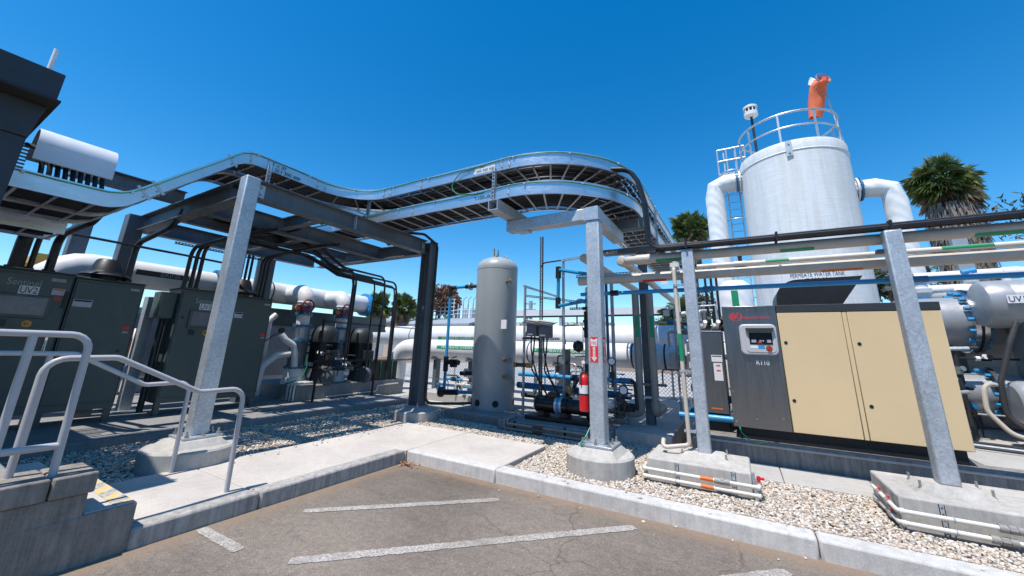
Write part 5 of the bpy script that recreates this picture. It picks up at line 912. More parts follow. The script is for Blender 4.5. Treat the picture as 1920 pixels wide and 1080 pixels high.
for i in range(7): part('fitting', MB().cyl((-.6+.07*i, 7.9+.02*i, 2.02+.05*(i % 3)), (-.56+.07*i, 7.8, 2.10+.06*(i % 3)), .035, n=10), ('bolt', 'label_clean', 'black')[i % 3], mn)
part('arm', MB().tube([(-.55, 7.9, 2.45), (-.3, 7.9, 2.46)], .014, 8), 'chrome', mn)

# ------------------------------------------------------------------ permeate tank
TX, TY, TR = 2.29, 16.0, 1.6; tk = thing('water_tank', 'tall white fibreglass permeate water tank with a railed top', 'tank', (TX, TY, 0)); C0 = (TX, TY, 0)
part('shell', MB().lathe([(TR, 0), (TR, 8.17), (TR+.025, 8.20), (TR, 8.23), (TR, 8.5), (TR-.03, 8.58)], C0, n=96), 'frp', tk); part('roof', MB().lathe([(TR-.03, 8.58), (TR-.3, 8.68), (.6, 8.85), (0, 8.9)], C0, n=64), 'frp', tk)
part('lifting_lug', MB().box(2.0, 2.17, 14.36, 14.40, 8.0, 8.55), 'galv', tk)
for z in (8.42, 8.1): part('lug_bolt', MB().cyl((2.085, 14.36, z), (2.085, 14.34, z), .03, n=8), 'bolt', tk)
def cyltext(body, w, h, ang_mid, z, mat, par):
    cu = bpy.data.curves.new('t', 'FONT'); cu.body = body; ob = bpy.data.objects.new('t', cu); link(ob); dg = bpy.context.evaluated_depsgraph_get()
    me = bpy.data.meshes.new_from_object(ob.evaluated_get(dg)); bpy.data.objects.remove(ob); bpy.data.curves.remove(cu)
    co = np.array([v_.co[:] for v_ in me.vertices]); lo_, hi_ = co.min(0), co.max(0); vs = []
    for q in co:
        a = R(ang_mid)+((q[0]-lo_[0])/(hi_[0]-lo_[0])-.5)*w/TR; vs.append((TX+(TR+.012)*math.cos(a), TY+(TR+.012)*math.sin(a), z+(q[1]-lo_[1])/(hi_[1]-lo_[1])*h))
    mb = MB().add(vs, [tuple(p_.vertices) for p_ in me.polygons]); bpy.data.meshes.remove(me); part('lettering', mb, mat, par, 0, 0)
cyltext('PERMEATE WATER TANK', 1.35, .13, -91, 3.955, 'print_dark', tk); cyltext('T-900-004', .6, .13, -91, 3.78, 'print_dark', tk)
n = 40; vs = []
for i in range(n+1):
    a = R(-91-32+64*i/n)
    for z in (3.74, 4.12): vs.append((TX+(TR+.006)*math.cos(a), TY+(TR+.006)*math.sin(a), z))
part('label_band', MB().add(vs, [(2*i, 2*i+2, 2*i+3, 2*i+1) for i in range(n)]), 'label_clean', tk)
rl = thing('tank_railing', 'galvanised guard railing round the top of the white tank', 'railing', (TX, TY, 8.6))
part('top_rail', MB().torus((TX, TY, 9.66), UZ, 1.5, .035, 64, 8), 'galv_bright', rl); part('mid_rail', MB().torus((TX, TY, 9.13), UZ, 1.5, .028, 64, 8), 'galv_bright', rl)
for i in range(9): a = R(-104+40*i); part('post', MB().bar((TX+1.5*math.cos(a), TY+1.5*math.sin(a), 8.55), (TX+1.5*math.cos(a), TY+1.5*math.sin(a), 9.66), .06, .04, (math.cos(a), math.sin(a), 0)), 'galv_bright', rl)
ld = thing('ladder_cage', 'galvanised caged ladder and platform on the left side of the tank', 'ladder', (.45, 15.4, 0)); LX, LY = .42, 16.55
for s in (-.2, .2): part('stile', MB().bar((LX+s, LY-.05, .2), (LX+s, LY-.05, 9.6), .05, .03, (0, 1, 0)), 'galv_bright', ld)
for i in range(28): part('rung', MB().cyl((LX-.2, LY-.05, .5+.3*i), (LX+.2, LY-.05, .5+.3*i), .014, n=6), 'galv_bright', ld)
for i in range(7):
    z = 2.6+1.0*i; part('hoop', MB().tube([(LX+.36*math.cos(R(a)), LY-.1-.42*math.sin(R(a)) if True else 0, z) for a in range(0, 181, 15)], .022, 6), 'galv_bright', ld)
pf = part('platform', MB().box(.0, .95, 16.3, 17.4, 8.55, 8.62), 'galv_bright', ld)
for p0, p1 in (((.0, 16.3), (.95, 16.3)), ((.0, 16.3), (.0, 17.4))):
    for z in (9.15, 9.65): part('platform_rail', MB().cyl((*p0, z), (*p1, z), .03, n=8), 'galv_bright', pf)
for x, y in ((.0, 16.3), (.32, 16.3), (.64, 16.3), (.95, 16.3), (.0, 16.85), (.0, 17.4)): part('platform_post', MB().cyl((x, y, 8.55), (x, y, 9.67), .03, n=8), 'galv_bright', pf)
for s, lb, x0, x1, z0, r_ in ((-1, 'left', .75, -.24, 8.05, .335), (1, 'right', 3.83, 4.80, 7.06, .30)):
    k = thing('wrapped_pipe', f'fat white wrapped pipe bending down on the {lb} of the tank', 'pipe', (x1, 16, 0), 'wrapped tank pipes')
    part('pipe', MB().tube([(x0, 16, z0), (x1-s*.42, 16, z0), (x1-s*.06, 16, z0-.14), (x1, 16, z0-.55), (x1, 16, .2)], r_, 28), 'wrap', k, 0, 20)
    for q, m_ in ((x0+s*.0, 'label_clean'), (x0+s*.1, 'white'), (x0+s*.19, 'blue_flange')): flange(k, (q, 16, z0), (1, 0, 0), .40, .05, m_, 16)
    part('neck', MB().cyl((x0-s*.4, 16, z0), (x0, 16, z0), .33, n=26), 'frp', k)
vt = thing('tank_vent', 'small mushroom vent on a thin pole above the tank', 'vent', (1.30, 15.6, 8.6)); part('pole', MB().cyl((1.30, 15.6, 8.6), (1.28, 15.6, 10.5), .045, n=10), 'steel_dark', vt); part('cage', MB().cyl((1.28, 15.6, 10.58), (1.28, 15.6, 10.78), .17, n=20), 'black', vt)
part('cap', MB().lathe([(.24, 10.76), (.24, 10.84), (.15, 10.9), (0, 10.92)], (1.28, 15.6, 0), n=24), 'white', vt); part('base', MB().lathe([(.18, 10.42), (.23, 10.46), (.23, 10.6)], (1.28, 15.6, 0), n=24), 'white', vt)
for i in range(10): a = 6.2832*i/10; part('bar', MB().cbox((1.28+.2*math.cos(a), 15.6+.2*math.sin(a), 10.68), .04, .04, .16), 'white', vt)
ws = thing('windsock', 'limp orange windsock hanging from a pole on the tank top', 'windsock', (3.75, 15.9, 8.6)); part('pole', MB().cyl((3.80, 15.7, 8.6), (3.55, 15.7, 11.15), .028, n=8), 'galv_bright', ws)
def cloth(rings, n=24):                            # flattened, creased sleeve through elliptical rings (centre, half width, half depth, twist)
    mb = MB(); vs = []
    for k, (c_, w_, d_, tw) in enumerate(rings):
        for i in range(n):
            a = 6.2832*i/n; cr = 1+.10*math.sin(3*a+k*1.3)+.05*math.sin(7*a+k); x_, y_ = w_*math.cos(a)*cr, d_*math.sin(a)*cr
            vs.append((c_[0]+x_*math.cos(tw)-y_*math.sin(tw), c_[1]+x_*math.sin(tw)+y_*math.cos(tw), c_[2]+.03*math.sin(2*a+k)+(.24*math.sin(a) if k == 0 else .20*math.sin(a) if k == 1 else 0)))
    return mb.add(vs, [(i+k*n, (i+1) % n+k*n, (i+1) % n+(k+1)*n, i+(k+1)*n) for k in range(len(rings)-1) for i in range(n)])
part('sleeve', cloth([((3.52, 15.45, 11.18), .20, .22, .2), ((3.44, 15.5, 11.16), .24, .22, .2), ((3.36, 15.54, 10.93), .26, .14, .3), ((3.33, 15.56, 10.7), .25, .11, .2), ((3.28, 15.58, 10.4), .245, .10, .15), ((3.22, 15.6, 10.1), .23, .09, .2), ((3.15, 15.62, 9.82), .20, .08, .3)]), 'orange_sock', ws, 0, 80)
part('hoop', MB().torus((3.54, 15.42, 11.18), (.5, -.8, .25), .245, .018, 26, 6), 'bolt', ws); part('sun_cuff', cloth([((3.30, 15.5, 11.24), .10, .16, .5), ((3.22, 15.52, 11.05), .09, .12, .5)], 14), 'white', ws, 0, 80)

# ------------------------------------------------------------------ vessels on the right
uv = thing('uv_reactor', 'polished steel UV reactor vessel labelled UV1 at the right edge', 'reactor', (4.5, 9.5, .4)); c = (3.55, 9.5, 2.53)
part('end_cap', MB().lathe([(0, -.02), (.30, -.015), (.36, .02), (.385, .08), (.39, .3)], c, XR, 48), 'vessel_grey', uv); part('shell', MB().lathe([(.385, .3), (.39, .31), (.39, 4.2)], c, XR, 48), 'vessel_grey', uv)
part('number_plate', plate((3.72, 9.09, 2.50), XR, UZ, .20, .13, .012), 'label_clean', uv); text('UV1', .165, .09, (3.738, 9.075, 2.52), XR, UZ, 'print_dark', uv, 'number')
for x in (4.0, 6.0): part('saddle', MB().box(x-.12, x+.12, 9.25, 9.75, .4, 2.2), 'steel_grey', uv, .01)
part('sensor', MB().cyl((4.5, 9.15, 2.75), (4.45, 9.02, 2.78), .04, n=12), 'chrome', uv); part('stub', MB().cyl((3.95, 9.5, 2.9), (3.95, 9.5, 3.05), .05, n=14), 'white', uv)
u2 = thing('pipe_reducer', 'grey tapered pipe with a ring of blue flange bolts beside the UV1 vessel', 'pipe', (3.3, 10.2, 2.3)); c = (2.7, 10.2, 2.30); part('cone', MB().lathe([(.40, 0), (.42, .3), (.44, .86)], c, XR, 40), 'vessel_grey', u2); part('pipe', MB().cyl((3.6, 10.2, 2.3), (7, 10.2, 2.3), .40, n=36), 'vessel_grey', u2)
f_ = part('flange', MB().cyl((3.52, 10.2, 2.3), (3.58, 10.2, 2.3), .56, n=44).cyl((3.62, 10.2, 2.3), (3.68, 10.2, 2.3), .56, n=44), 'chrome', u2); part('gasket', MB().cyl((3.585, 10.2, 2.3), (3.615, 10.2, 2.3), .57, n=44), 'black', u2)
for i in range(16): a = 6.2832*i/16; part('bolt', MB().cyl((3.46, 10.2+.5*math.cos(a), 2.3+.5*math.sin(a)), (3.74, 10.2+.5*math.cos(a), 2.3+.5*math.sin(a)), .035, n=8), 'blue_pipe', u2)
v2_ = thing('uv_reactor', 'lower grey vessel end with hoses at the right edge', 'reactor', (4, 8.9, .4)); c = (3.42, 8.9, 1.03); part('end_cap', MB().lathe([(0, -.02), (.24, -.012), (.29, .03), (.31, .1), (.31, .25)], c, XR, 44), 'vessel_grey', v2_); part('shell', MB().cyl((3.67, 8.9, 1.03), (7, 8.9, 1.03), .31, n=40), 'vessel_grey', v2_)
for x in (3.75, 5.5): part('foot', MB().box(x-.1, x+.1, 8.7, 9.1, .39, .78), 'steel_grey', v2_)
u3 = thing('pipe_reducer', 'lower pale pipe with blue flange bolts beside the lower vessel', 'pipe', (3.4, 9.7, 1.1)); part('pipe', MB().cyl((2.6, 9.8, 1.1), (7, 9.8, 1.1), .30, n=32), 'vessel_grey', u3); part('flange', MB().cyl((3.5, 9.8, 1.1), (3.56, 9.8, 1.1), .42, n=36), 'steel_dark', u3)
for i in range(14): a = 6.2832*i/14; part('bolt', MB().cyl((3.44, 9.8+.36*math.cos(a), 1.1+.36*math.sin(a)), (3.6, 9.8+.36*math.cos(a), 1.1+.36*math.sin(a)), .03, n=8), 'blue_pipe', u3)
single('cable', MB().tube([(3.75, 9.1, 2.2), (3.55, 8.9, 1.9), (3.3, 8.8, 1.3), (3.25, 8.75, .8), (3.6, 8.5, .5), (4.5, 8.3, .45)], .035, 10, .3), 'rubber', 'thick black hose looping between the two vessels', 'hose', (3.3, 8.8, .5)); single('cable', MB().tube([(3.35, 8.85, 1.25), (3.1, 8.75, 1.3), (3.05, 8.7, .9), (3.2, 8.6, .62), (3.7, 8.45, .47), (4.6, 8.2, .45)], .03, 10, .2), 'far_beige', 'tan hose curling down under the lower vessel', 'hose', (3.1, 8.7, .5))
for i, (y, z) in enumerate(((8.35, .43), (8.2, .43), (8.5, .45))): single('conduit', MB().tube([(2.5, y+.3, z), (3.2, y+.1, z), (7, y-.7, z)], .022, 8, .2), ('galv', 'steel_dark', 'black')[i], ('galvanised', 'dark steel', 'black')[i]+' conduit on the slab below the lower vessel', 'conduit', (2.6, y, z))
tkb = thing('storage_tank', 'dark stainless tank wall behind the vessels at the right edge', 'tank', (5, 11.2, .4)); part('wall', MB().box(3.2, 9, 11.2, 12, .4, 2.1), 'stainless', tkb, .01); part('post', MB().box(3.55, 3.75, 10.95, 11.1, .4, 2.1), 'steel_grey', tkb)
vk = thing('gate_valve', 'white gate valve with side wheel and blue base right of the tank', 'valve', (3.25, 10.6, 2.6)); c = (3.3, 10.8, 0); part('body', MB().lathe([(.13, 2.78), (.14, 2.86), (.19, 2.9), (.19, 2.98), (.12, 3.02), (.1, 3.12), (.15, 3.15), (.15, 3.2), (.08, 3.24)], c, n=24), 'bezel', vk); part('base', MB().lathe([(.24, 2.6), (.22, 2.66), (.17, 2.72), (.16, 2.79)], c, n=24), 'blue_pipe', vk)
part('actuator', MB().cyl((3.02, 10.75, 3.14), (3.55, 10.8, 3.16), .06, n=14), 'bezel', vk); part('arm', MB().cyl((3.3, 10.7, 2.93), (3.72, 10.7, 2.95), .055, n=14), 'bezel', vk); part('hand_wheel', MB().torus((3.02, 10.62, 2.9), (1, -.4, 0), .11, .018, 24, 6), 'steel_dark', vk); part('stem', MB().cyl((3.02, 10.62, 2.9), (3.25, 10.75, 2.9), .02, n=8), 'steel_dark', vk)
wt = thing('wrapped_pipe', 'white horizontal pipe under the gate valve behind the compressor', 'pipe', (3, 11, 2.3)); part('pipe', MB().cyl((1.6, 10.9, 2.3), (4.6, 10.9, 2.3), .32, n=28), 'wrap', wt)
for i, (z, y, r_) in enumerate(((3.05, 12.4, .22), (3.55, 13, .12), (2.7, 12.2, .2))): k = thing('yard_pipe', ('thick', 'thin', 'lower')[i]+' cream pipe running off behind the UV1 vessel', 'pipe', (5, y, z)); part('pipe', MB().cyl((3.6+.3*i, y, z), (14, y-1, z), r_, n=22), 'pvc_pale', k); part('coupling', MB().cyl((5+.3*i, y-.15, z), (5.25+.3*i, y-.17, z), r_*1.12, n=22), 'pvc_pale', k)
for i, x in enumerate((4.6, 6.4)): k = thing('pipe_valve', ('left', 'right')[i]+' small blue capped valve on the cream pipes at the right', 'valve', (x, 12, 3.2)); part('body', MB().lathe([(.06, 3.25), (.11, 3.3), (.11, 3.36), (.05, 3.4), (.05, 3.5)], (x, 12.3, 0), n=16), 'bezel', k); part('cap', MB().cyl((x-.12, 12.3, 3.52), (x+.1, 12.3, 3.56), .06, n=12), 'blue_bright', k)
gp = thing('support_column', 'pale blue grey column behind the tank pipes on the right', 'column', (5.6, 15, .1)); part('section', MB().box(5.45, 5.75, 15, 15.2, .1, 5.2), 'far_grey', gp, .01)
ct_ = thing('carbon_tank', 'slim pale vessel with a green label between dryer and white tank', 'tank', (.28, 12.5, .1)); part('shell', MB().lathe([(.42, .1), (.42, 3.35), (.38, 3.5), (.25, 3.62), (0, 3.66)], (.05, 12.5, 0), n=36), 'wrap', ct_); part('label', plate((-.05, 12.06, 2.75), XR, UZ, .16, .55, .01), 'green_tape', ct_)
# ------------------------------------------------------------------ palms, trees and the far plant
def palm(label, base, h, cr, seed, lean=0., sk_r=.5, sk_l=.22):
    rnd = random.Random(seed); t_ = thing('palm_tree', label, 'palm tree', base, 'fan palms'); sr = sk_r; bx_, by_, bz = base; top = V((bx_+lean, by_, bz+h))
    part('trunk', MB().tube([(bx_, by_, bz), (bx_+lean*.4, by_, bz+h*.5), top], lambda q: .34-.12*q, 12, 0), 'trunk', t_)
    def fan(mb, o, d, L, wid, droop, nb=15):
        d = d.normalized(); s_ = d.cross(V((0, 0, 1))); s_ = s_.normalized() if s_.length > .1 else V((1, 0, 0)); s_ = Matrix.Rotation(rnd.uniform(-.9, .9), 3, d)@s_; u_ = s_.cross(d)
        hub = o+d*L*.45; mb.bar(o, hub, .03*cr, .02*cr)
        for i in range(nb):
            a = (i/(nb-1)-.5)*wid; e = (d*math.cos(a)+s_*math.sin(a)).normalized(); l_ = L*.58*(.82+.18*math.cos(a))*rnd.uniform(.85, 1.1)
            sd = (s_*math.cos(a)-d*math.sin(a)).normalized()*L*.036; mid = hub+e*l_*.55+u_*L*.02; tip = hub+e*l_+V((0, 0, -droop*L*rnd.uniform(.12, .3)))
            mb.add([hub, mid+sd, tip, mid-sd], [(0, 1, 2), (0, 2, 3)])
    g, l_, dd, sk = MB(), MB(), MB(), MB()
    for i in range(84):
        el = rnd.uniform(-1.0, 1.45); az = rnd.uniform(0, 6.283); d = V((math.cos(az)*math.cos(el), math.sin(az)*math.cos(el), math.sin(el)))
        fan(l_ if rnd.random() < .3 else g, top+V((rnd.uniform(-.12, .12)*cr, rnd.uniform(-.12, .12)*cr, rnd.uniform(-.15, .2)*cr)), d, cr*rnd.uniform(.72, 1.08), 2.5, .8 if el < .5 else .35)
    for i in range(26):
        el = rnd.uniform(-1.3, -.3); az = rnd.uniform(0, 6.283); fan(dd, top-V((0, 0, .25*cr)), V((math.cos(az)*math.cos(el), math.sin(az)*math.cos(el), math.sin(el))), cr*rnd.uniform(.6, .95), 1.7, 1.2, 9)
    for i in range(int(1400+3800*(sk_l > .3))):
        az = rnd.uniform(0, 6.283); z = rnd.uniform(-sk_l*h, -.75*cr); r_ = sr*(1+rnd.uniform(-.25, .2))*(.75+.25*min(1, (-z)/(1.2*cr))); o = top+V((r_*math.cos(az), r_*math.sin(az), z)); q = V((rnd.uniform(-.06, .06), rnd.uniform(-.06, .06), -rnd.uniform(.25, .6)))*cr*.8
        o2 = V((-math.sin(az), math.cos(az), 0))*rnd.uniform(.012, .03)*cr; k = V((math.cos(az), math.sin(az), 0))*rnd.uniform(.02, .12)
        sk.add([o-o2, o+o2, o+q+o2*.3+k, o+q-o2*.3+k], [(0, 1, 2, 3)])
    cr_ = part('crown', g, 'palm_green', t_, 0, 0); part('bright_fronds', l_, 'palm_lime', cr_, 0, 0); part('dead_fronds', dd, 'palm_dead', t_, 0, 0); part('skirt', sk, 'palm_skirt', t_, 0, 0)
palm('tall fan palm with a shaggy skirt right of the white tank', (11.2, 30, 0), 11.55, 1.78, 3, 0, .95, .62); palm('fan palm rising behind the curved trays left of the tank', (-2.6, 34, 0), 11.6, 1.75, 5)
palm('left of two distant fan palms behind the pumps', (-36.2, 31, 0), 6.0, 1.7, 8); palm('right of two distant fan palms behind the pumps', (-33.6, 32.5, 0), 5.8, 1.75, 9); palm('short fan palm low behind the riser pipes', (-4.4, 40, 0), 4.6, 2.3, 11)
def tree(label, base, h, rx, rz, mat, seed, n=2600, leaf=.16, group='trees beyond the plant'):
    rnd = random.Random(seed); t_ = thing('tree', label, 'tree', base, group); B = V(base); tp = B+V((0, 0, h-rz))
    tr = MB().tube([B, B.lerp(tp, .5)+V((rnd.uniform(-.3, .3), 0, 0)), tp], lambda q: .05*h*(.55-.35*q), 8); cl = []
    for i in range(16):
        a, e = rnd.uniform(0, 6.283), rnd.uniform(-.6, 1.2); c_ = tp+V((rx*.75*math.cos(a)*math.cos(e), rx*.75*math.sin(a)*math.cos(e), rz*.8*math.sin(e))); cl.append((c_, rnd.uniform(.22, .45)*rx)); tr.tube([B.lerp(tp, .7), tp.lerp(c_, .5), c_], .012*h, 5)
    part('trunk', tr, 'trunk', t_); lm = MB()
    for i in range(n):
        c_, r_ = rnd.choice(cl); d = V((rnd.gauss(0, 1), rnd.gauss(0, 1), rnd.gauss(0, .8))).normalized()*r_*rnd.uniform(.45, 1.05); q = c_+d; a_ = V((rnd.uniform(-1, 1), rnd.uniform(-1, 1), rnd.uniform(-1, 1))).normalized()*leaf*rnd.uniform(.6, 1.4); b_ = a_.orthogonal().normalized()*leaf*.45
        lm.add([q-a_, q+b_, q+a_, q-b_], [(0, 1, 2, 3)])
    part('crown', lm, mat, t_, 0, 0)
tree('reddish brown tree above the far walkway left of the tank', (-35.5, 41, 0), 9.6, 3.0, 2.2, 'leaf_rust', 21, 6000, .22); tree('dark green tree at the right edge behind the rack', (17.5, 32, 0), 12.2, 4.2, 4.4, 'leaf', 22, 4200, .2); tree('dark bushy tree seen between the tank and the right post', (7.5, 27, 0), 7.2, 1.9, 2.6, 'leaf', 23)
tree('far green tree behind the riser pipes', (-9.0, 60, 0), 6.4, 3.4, 2.4, 'leaf', 24); tree('far low tree between the white louvred tanks', (-24, 62, 0), 5.0, 3.0, 2.0, 'leaf', 25, 1800); tree('far brownish tree behind the riser pipes', (-4.8, 50, 0), 5.4, 2.6, 2.4, 'leaf_rust', 26, 1800); tree('green tree behind the compressor dryer', (-1.6, 33, 0), 6.0, 2.6, 2.4, 'leaf', 27)
# far process structure
fs_ = thing('process_platform', 'distant steel process platform with white rails left of the grey tank', 'platform', (-32, 40, 0))
part('deck', MB().box(-37.5, -27, 40, 44, 4.7, 5.15), 'far_white', fs_); part('tank_row', MB().box(-37, -27.5, 40.8, 43, .2, 4.7), 'far_grey', fs_)
for z in (5.6, 6.1, 6.6, 7.1, 7.6): part('rail', MB().cyl((-37.5, 40, z), (-32.0, 40, z), .06, n=6), 'far_white', fs_)
for z in (5.7, 6.2): part('rail', MB().cyl((-32, 40, z), (-27, 40, z), .05, n=6), 'far_white', fs_)
for i in range(15): part('upright', MB().cyl((-37.4+.74*i, 40, 4.7), (-37.4+.74*i, 40, 7.7 if i < 8 else 7.0), .06, n=6), 'far_white', fs_)
for i in range(6): part('vessel', MB().lathe([(.35, 5.15), (.35, 6.3), (.2, 6.6), (0, 6.65)], (-34.2+1.25*i, 41.8, 0), n=14), 'far_grey', fs_)
for i in range(7): part('leg', MB().box(-37.3+1.6*i, -37.1+1.6*i, 40, 40.2, 0, 4.7), 'far_grey', fs_)
for i in range(5): part('davit', MB().tube([(-30.8+.8*i, 40.2, 5.2), (-30.8+.8*i, 40.2, 7.6), (-30.3+.8*i, 40.2, 7.9)], .05, 6, .3), 'far_grey', fs_)
wb = thing('water_tower', 'small white cylinder tower left of the far platform', 'tower', (-40.2, 40, 0)); part('shell', MB().cyl((-40.2, 40, 0), (-40.2, 40, 7.5), .62, n=20), 'far_white', wb); part('cap', MB().cyl((-40.2, 40, 7.5), (-40.2, 40, 7.75), .68, n=20), 'far_grey', wb)
for i, (x0, x1, y, z, lb) in enumerate(((-50, -37.8, 39, 5.0, 'low grey flat roof shed beyond the palms'), (-37.6, -26.5, 37, 4.4, 'long low roofed shed under the far platform'))):
    s = thing('shed', lb, 'shed', ((x0+x1)/2, y, 0)); part('roof', MB().poly([(x0, y-1.2, z-.5), (x1, y-1.2, z-.5), (x1, y+2, z+.25), (x0, y+2, z+.25)], (0, 0, .25)), 'far_grey', s); part('wall', MB().box(x0+.3, x1-.3, y-.6, y+1.8, 0, z-.45), 'far_beige', s)
    for k in range(4): part('door', MB().box(x0+1+2.4*k, x0+2.2+2.4*k, y-.63, y-.6, .1, 2.6), 'far_grey', s)
br = thing('pipe_bridge', 'long white pipe bridge crossing the background', 'bridge', (-14, 40, 0)); part('girder', MB().box(-27.5, -2.5, 40, 40.6, 5.25, 5.95), 'far_white', br); part('soffit', MB().box(-27.4, -2.6, 40.05, 40.5, 5.1, 5.25), 'soffit', br)
for i in range(6): part('leg', MB().box(-26+4.4*i, -25.7+4.4*i, 40.1, 40.4, 0, 5.2), 'far_grey', br)
for i, (x0, n_) in enumerate(((-25.5, 5), (-17.6, 7))):
    s = thing('louvred_tank', ('left', 'right')[i]+' white ribbed storage unit under the far pipe bridge', 'tank', (x0, 42, 0)); part('core', MB().box(x0, x0+n_*.8, 42.2, 44, 0, 4.6), 'far_grey', s)
    for k in range(n_): part('rib_panel', MB().box(x0+.8*k+.05, x0+.8*k+.6, 42, 42.2, 0, 4.7), 'far_white' if k < 3 else 'far_grey', s)
for i, (x, y, h) in enumerate(((-15.8, 42, 7.0), (-34.3, 39, 9.2))):
    s = thing('street_lamp', ('dark lamp post with flat head above the pipe bridge', 'thin lamp post with camera above the blue elbow')[i], 'lamp post', (x, y, 0)); part('pole', MB().cyl((x, y, 0), (x, y, h), .09, n=8), 'steel_dark', s); part('head', MB().poly([(x-.1, y, h), (x+1.2, y, h+.02), (x+1.0, y, h+.22), (x+.4, y, h+.35), (x, y, h+.25)] if i == 0 else [(x-.15, y, h-.15), (x+.4, y, h-.15), (x+.4, y, h+.3), (x-.15, y, h+.3)], (0, .4, 0)), ('rust', 'bezel')[i], s)
sl_ = thing('spiral_stair', 'distant grey caged stair tower right of the grey tank', 'stair', (-27, 52, 0))
part('column', MB().cyl((-27, 52, 0), (-27, 52, 8.6), .3, n=10), 'far_grey', sl_)
for i in range(9): part('hoop', MB().torus((-27, 52, 1+.9*i), UZ, .8, .05, 18, 5), 'far_grey', sl_)
bd = thing('building', 'distant flat building with yellow roof trim beyond the left conduits', 'building', (-34, 4, 0)); part('wall', MB().box(-40, -32, 4.6, 7.4, 0, 5.4), 'far_beige', bd); part('roof', MB().box(-40.3, -31.7, 4.3, 7.7, 5.4, 5.75), 'yellow_trim', bd)
for k in range(3): w__ = part('window', MB().box(-31.99, -31.96, 4.8+.9*k, 5.4+.9*k, 3.4, 4.6), 'far_grey', bd)
for i, (x, y, w, h) in enumerate(((-300, 620, 260, 26), (-120, 700, 220, 34), (-480, 560, 300, 30), (260, 640, 300, 18))):
    n = 26; vs = []
    for k in range(n+1):
        u_ = k/n; hh = h*math.sin(math.pi*u_)**.8*(1+.18*math.sin(9*u_+i)+.08*math.sin(23*u_)); vs += [(x-w+2*w*u_, y, -1), (x-w+2*w*u_, y+60, max(.5, hh)), (x-w+2*w*u_, y+200, -1)]
    struct('hills', MB().add(vs, [f for k in range(n) for f in ((3*k, 3*k+3, 3*k+4, 3*k+1), (3*k+1, 3*k+4, 3*k+5, 3*k+2))]), 'hill')

# ------------------------------------------------------------------ small-bore clutter
ORD = 'first second third fourth fifth sixth seventh eighth ninth tenth eleventh twelfth thirteenth fourteenth'.split()
TONE = dict(galv='silvery', steel_dark='dark', pvc_pale='cream', blue_flange='navy', black='black', blue_pipe='blue', galv_dull='grey', white='white', white_pipe='white', chrome='shiny')
def clutter(n, xr, yr, zr, what, mats, seed, along=None):
    rnd = random.Random(seed); spots = sorted([(rnd.uniform(*xr), rnd.uniform(*yr)) for i in range(n)], key=lambda q: q[0]/q[1])
    for i, (x, y) in enumerate(spots):
        r_ = rnd.choice((.012, .016, .022, .03)); m_ = rnd.choice(mats); z0, z1 = zr[0], rnd.uniform(zr[0]+.4*(zr[1]-zr[0]), zr[1])
        k = thing('small_pipe', f'{TONE[m_]} thin line, {ORD[i]} from left of {what}', 'pipe', (x, y, z0), what)
        if along:
            z = rnd.uniform(*zr); x1 = x+rnd.uniform(.5, 1.4); pts = [(x, y, z-.3), (x, y, z), (x1, y, z), (x1, y+rnd.uniform(-.3, .3), z)]
        else: pts = [(x, y, z0), (x, y, z1), (x+rnd.uniform(-.35, .35), y+rnd.uniform(-.2, .2), z1+.02)]
        part('pipe', MB().tube(pts, r_, 8, .06), m_, k)
        for q in range(rnd.randint(1, 2)):
            a, b_ = V(pts[0 if not along else 1]), V(pts[1 if not along else 2]); c_ = a.lerp(b_, rnd.uniform(.25, .85)); d = (b_-a).normalized()
            part('valve', MB().cyl(c_-d*.06, c_+d*.06, r_+.022, n=10).cyl(c_, c_+V((.02, -.08, .03)), .014, n=6).cyl(c_+V((.02, -.08, .03)), c_+V((.03, -.1, .035)), .04, n=10), rnd.choice(('black', 'bolt', 'pvc_grey', 'label_clean', 'blue_flange')), k)
clutter(9, (-4.2, -2.2), (8.2, 9.3), (.3, 2.2), 'the uprights behind the black pump', ('galv', 'steel_dark', 'pvc_pale', 'blue_flange', 'black'), 31)
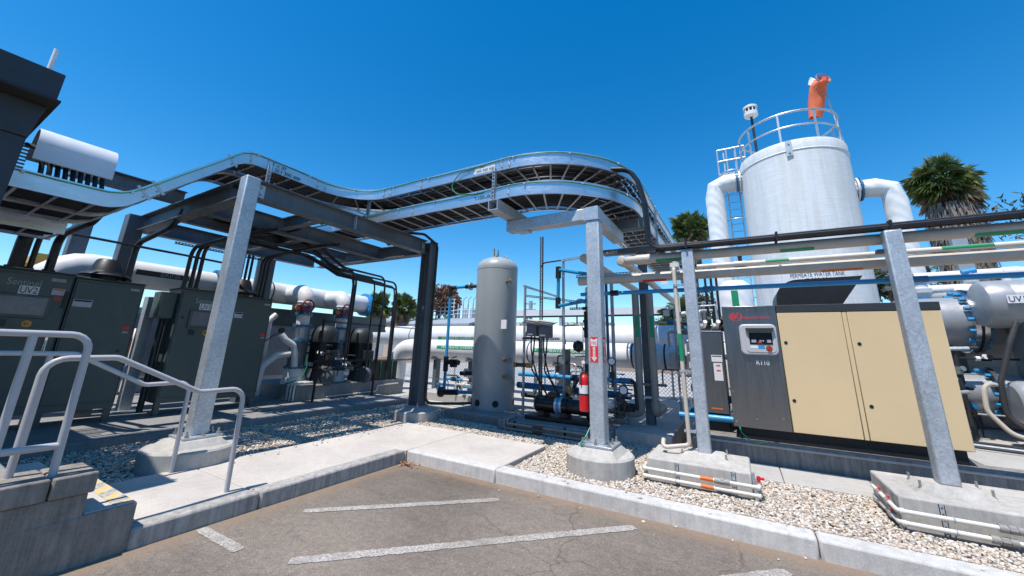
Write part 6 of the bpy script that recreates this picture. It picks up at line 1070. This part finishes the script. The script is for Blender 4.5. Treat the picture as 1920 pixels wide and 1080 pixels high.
clutter(7, (-4.3, -2.8), (8.2, 9.3), (.5, 1.1), 'the level lines behind the black pump', ('galv', 'steel_dark', 'pvc_pale', 'blue_pipe'), 32, True)
clutter(14, (-1.35, -.3), (8.2, 10.8), (.3, 2.9), 'the uprights between risers and dryer', ('galv', 'steel_dark', 'pvc_pale', 'galv_dull', 'black'), 33)
clutter(9, (-1.6, -.9), (8.2, 10.5), (.6, 2.3), 'the level lines between risers and dryer', ('galv', 'galv_dull', 'pvc_pale', 'white'), 34, True)
clutter(8, (-10.3, -9.45), (5.3, 8.6), (.56, 2.0), 'the uprights round the pump motors', ('black', 'steel_dark', 'white_pipe', 'galv'), 35)
clutter(7, (-10.4, -9.5), (5.2, 7.2), (.75, 1.7), 'the level lines round the pump motors', ('black', 'steel_dark', 'white_pipe'), 36, True)
clutter(8, (-8.2, -6.0), (8.6, 9.6), (.15, .9), 'the short uprights behind the grey tank', ('pvc_pale', 'steel_dark', 'black', 'blue_pipe'), 37)
clutter(6, (-7.6, -6.2), (8.4, 9.4), (.3, .75), 'the level lines behind the I-beam post', ('pvc_pale', 'steel_dark', 'blue_pipe'), 38, True)
clutter(9, (2.75, 3.5), (8.9, 9.9), (.4, 1.9), 'the uprights beside the right vessels', ('black', 'steel_dark', 'galv'), 39)
clutter(6, (2.6, 3.2), (9.0, 10.4), (.6, 1.9), 'the level lines beside the right vessels', ('black', 'steel_dark', 'galv', 'chrome'), 40, True)
dg_ = thing('strut_rack', 'sloping strut rack with white capped lines behind the risers', 'rack', (-.8, 9.5, .1))
for i in range(4): part('rail', MB().strut((-1.3, 9.0+.5*i, 2.6-.12*i), (-.35, 9.0+.5*i, 2.1-.12*i), (0, -1, 0)), 'galv_dull', dg_)
for i in range(3): part('post', MB().strut((-1.2+.4*i, 9.3, .12), (-1.2+.4*i, 9.3, 2.5), (0, -1, 0)), 'galv', dg_)
for i in range(7): part('cap', MB().cyl((-1.25+.13*i, 9.0, 2.55-.07*i), (-1.17+.13*i, 8.96, 2.56-.07*i), .045, n=12), 'white', dg_)
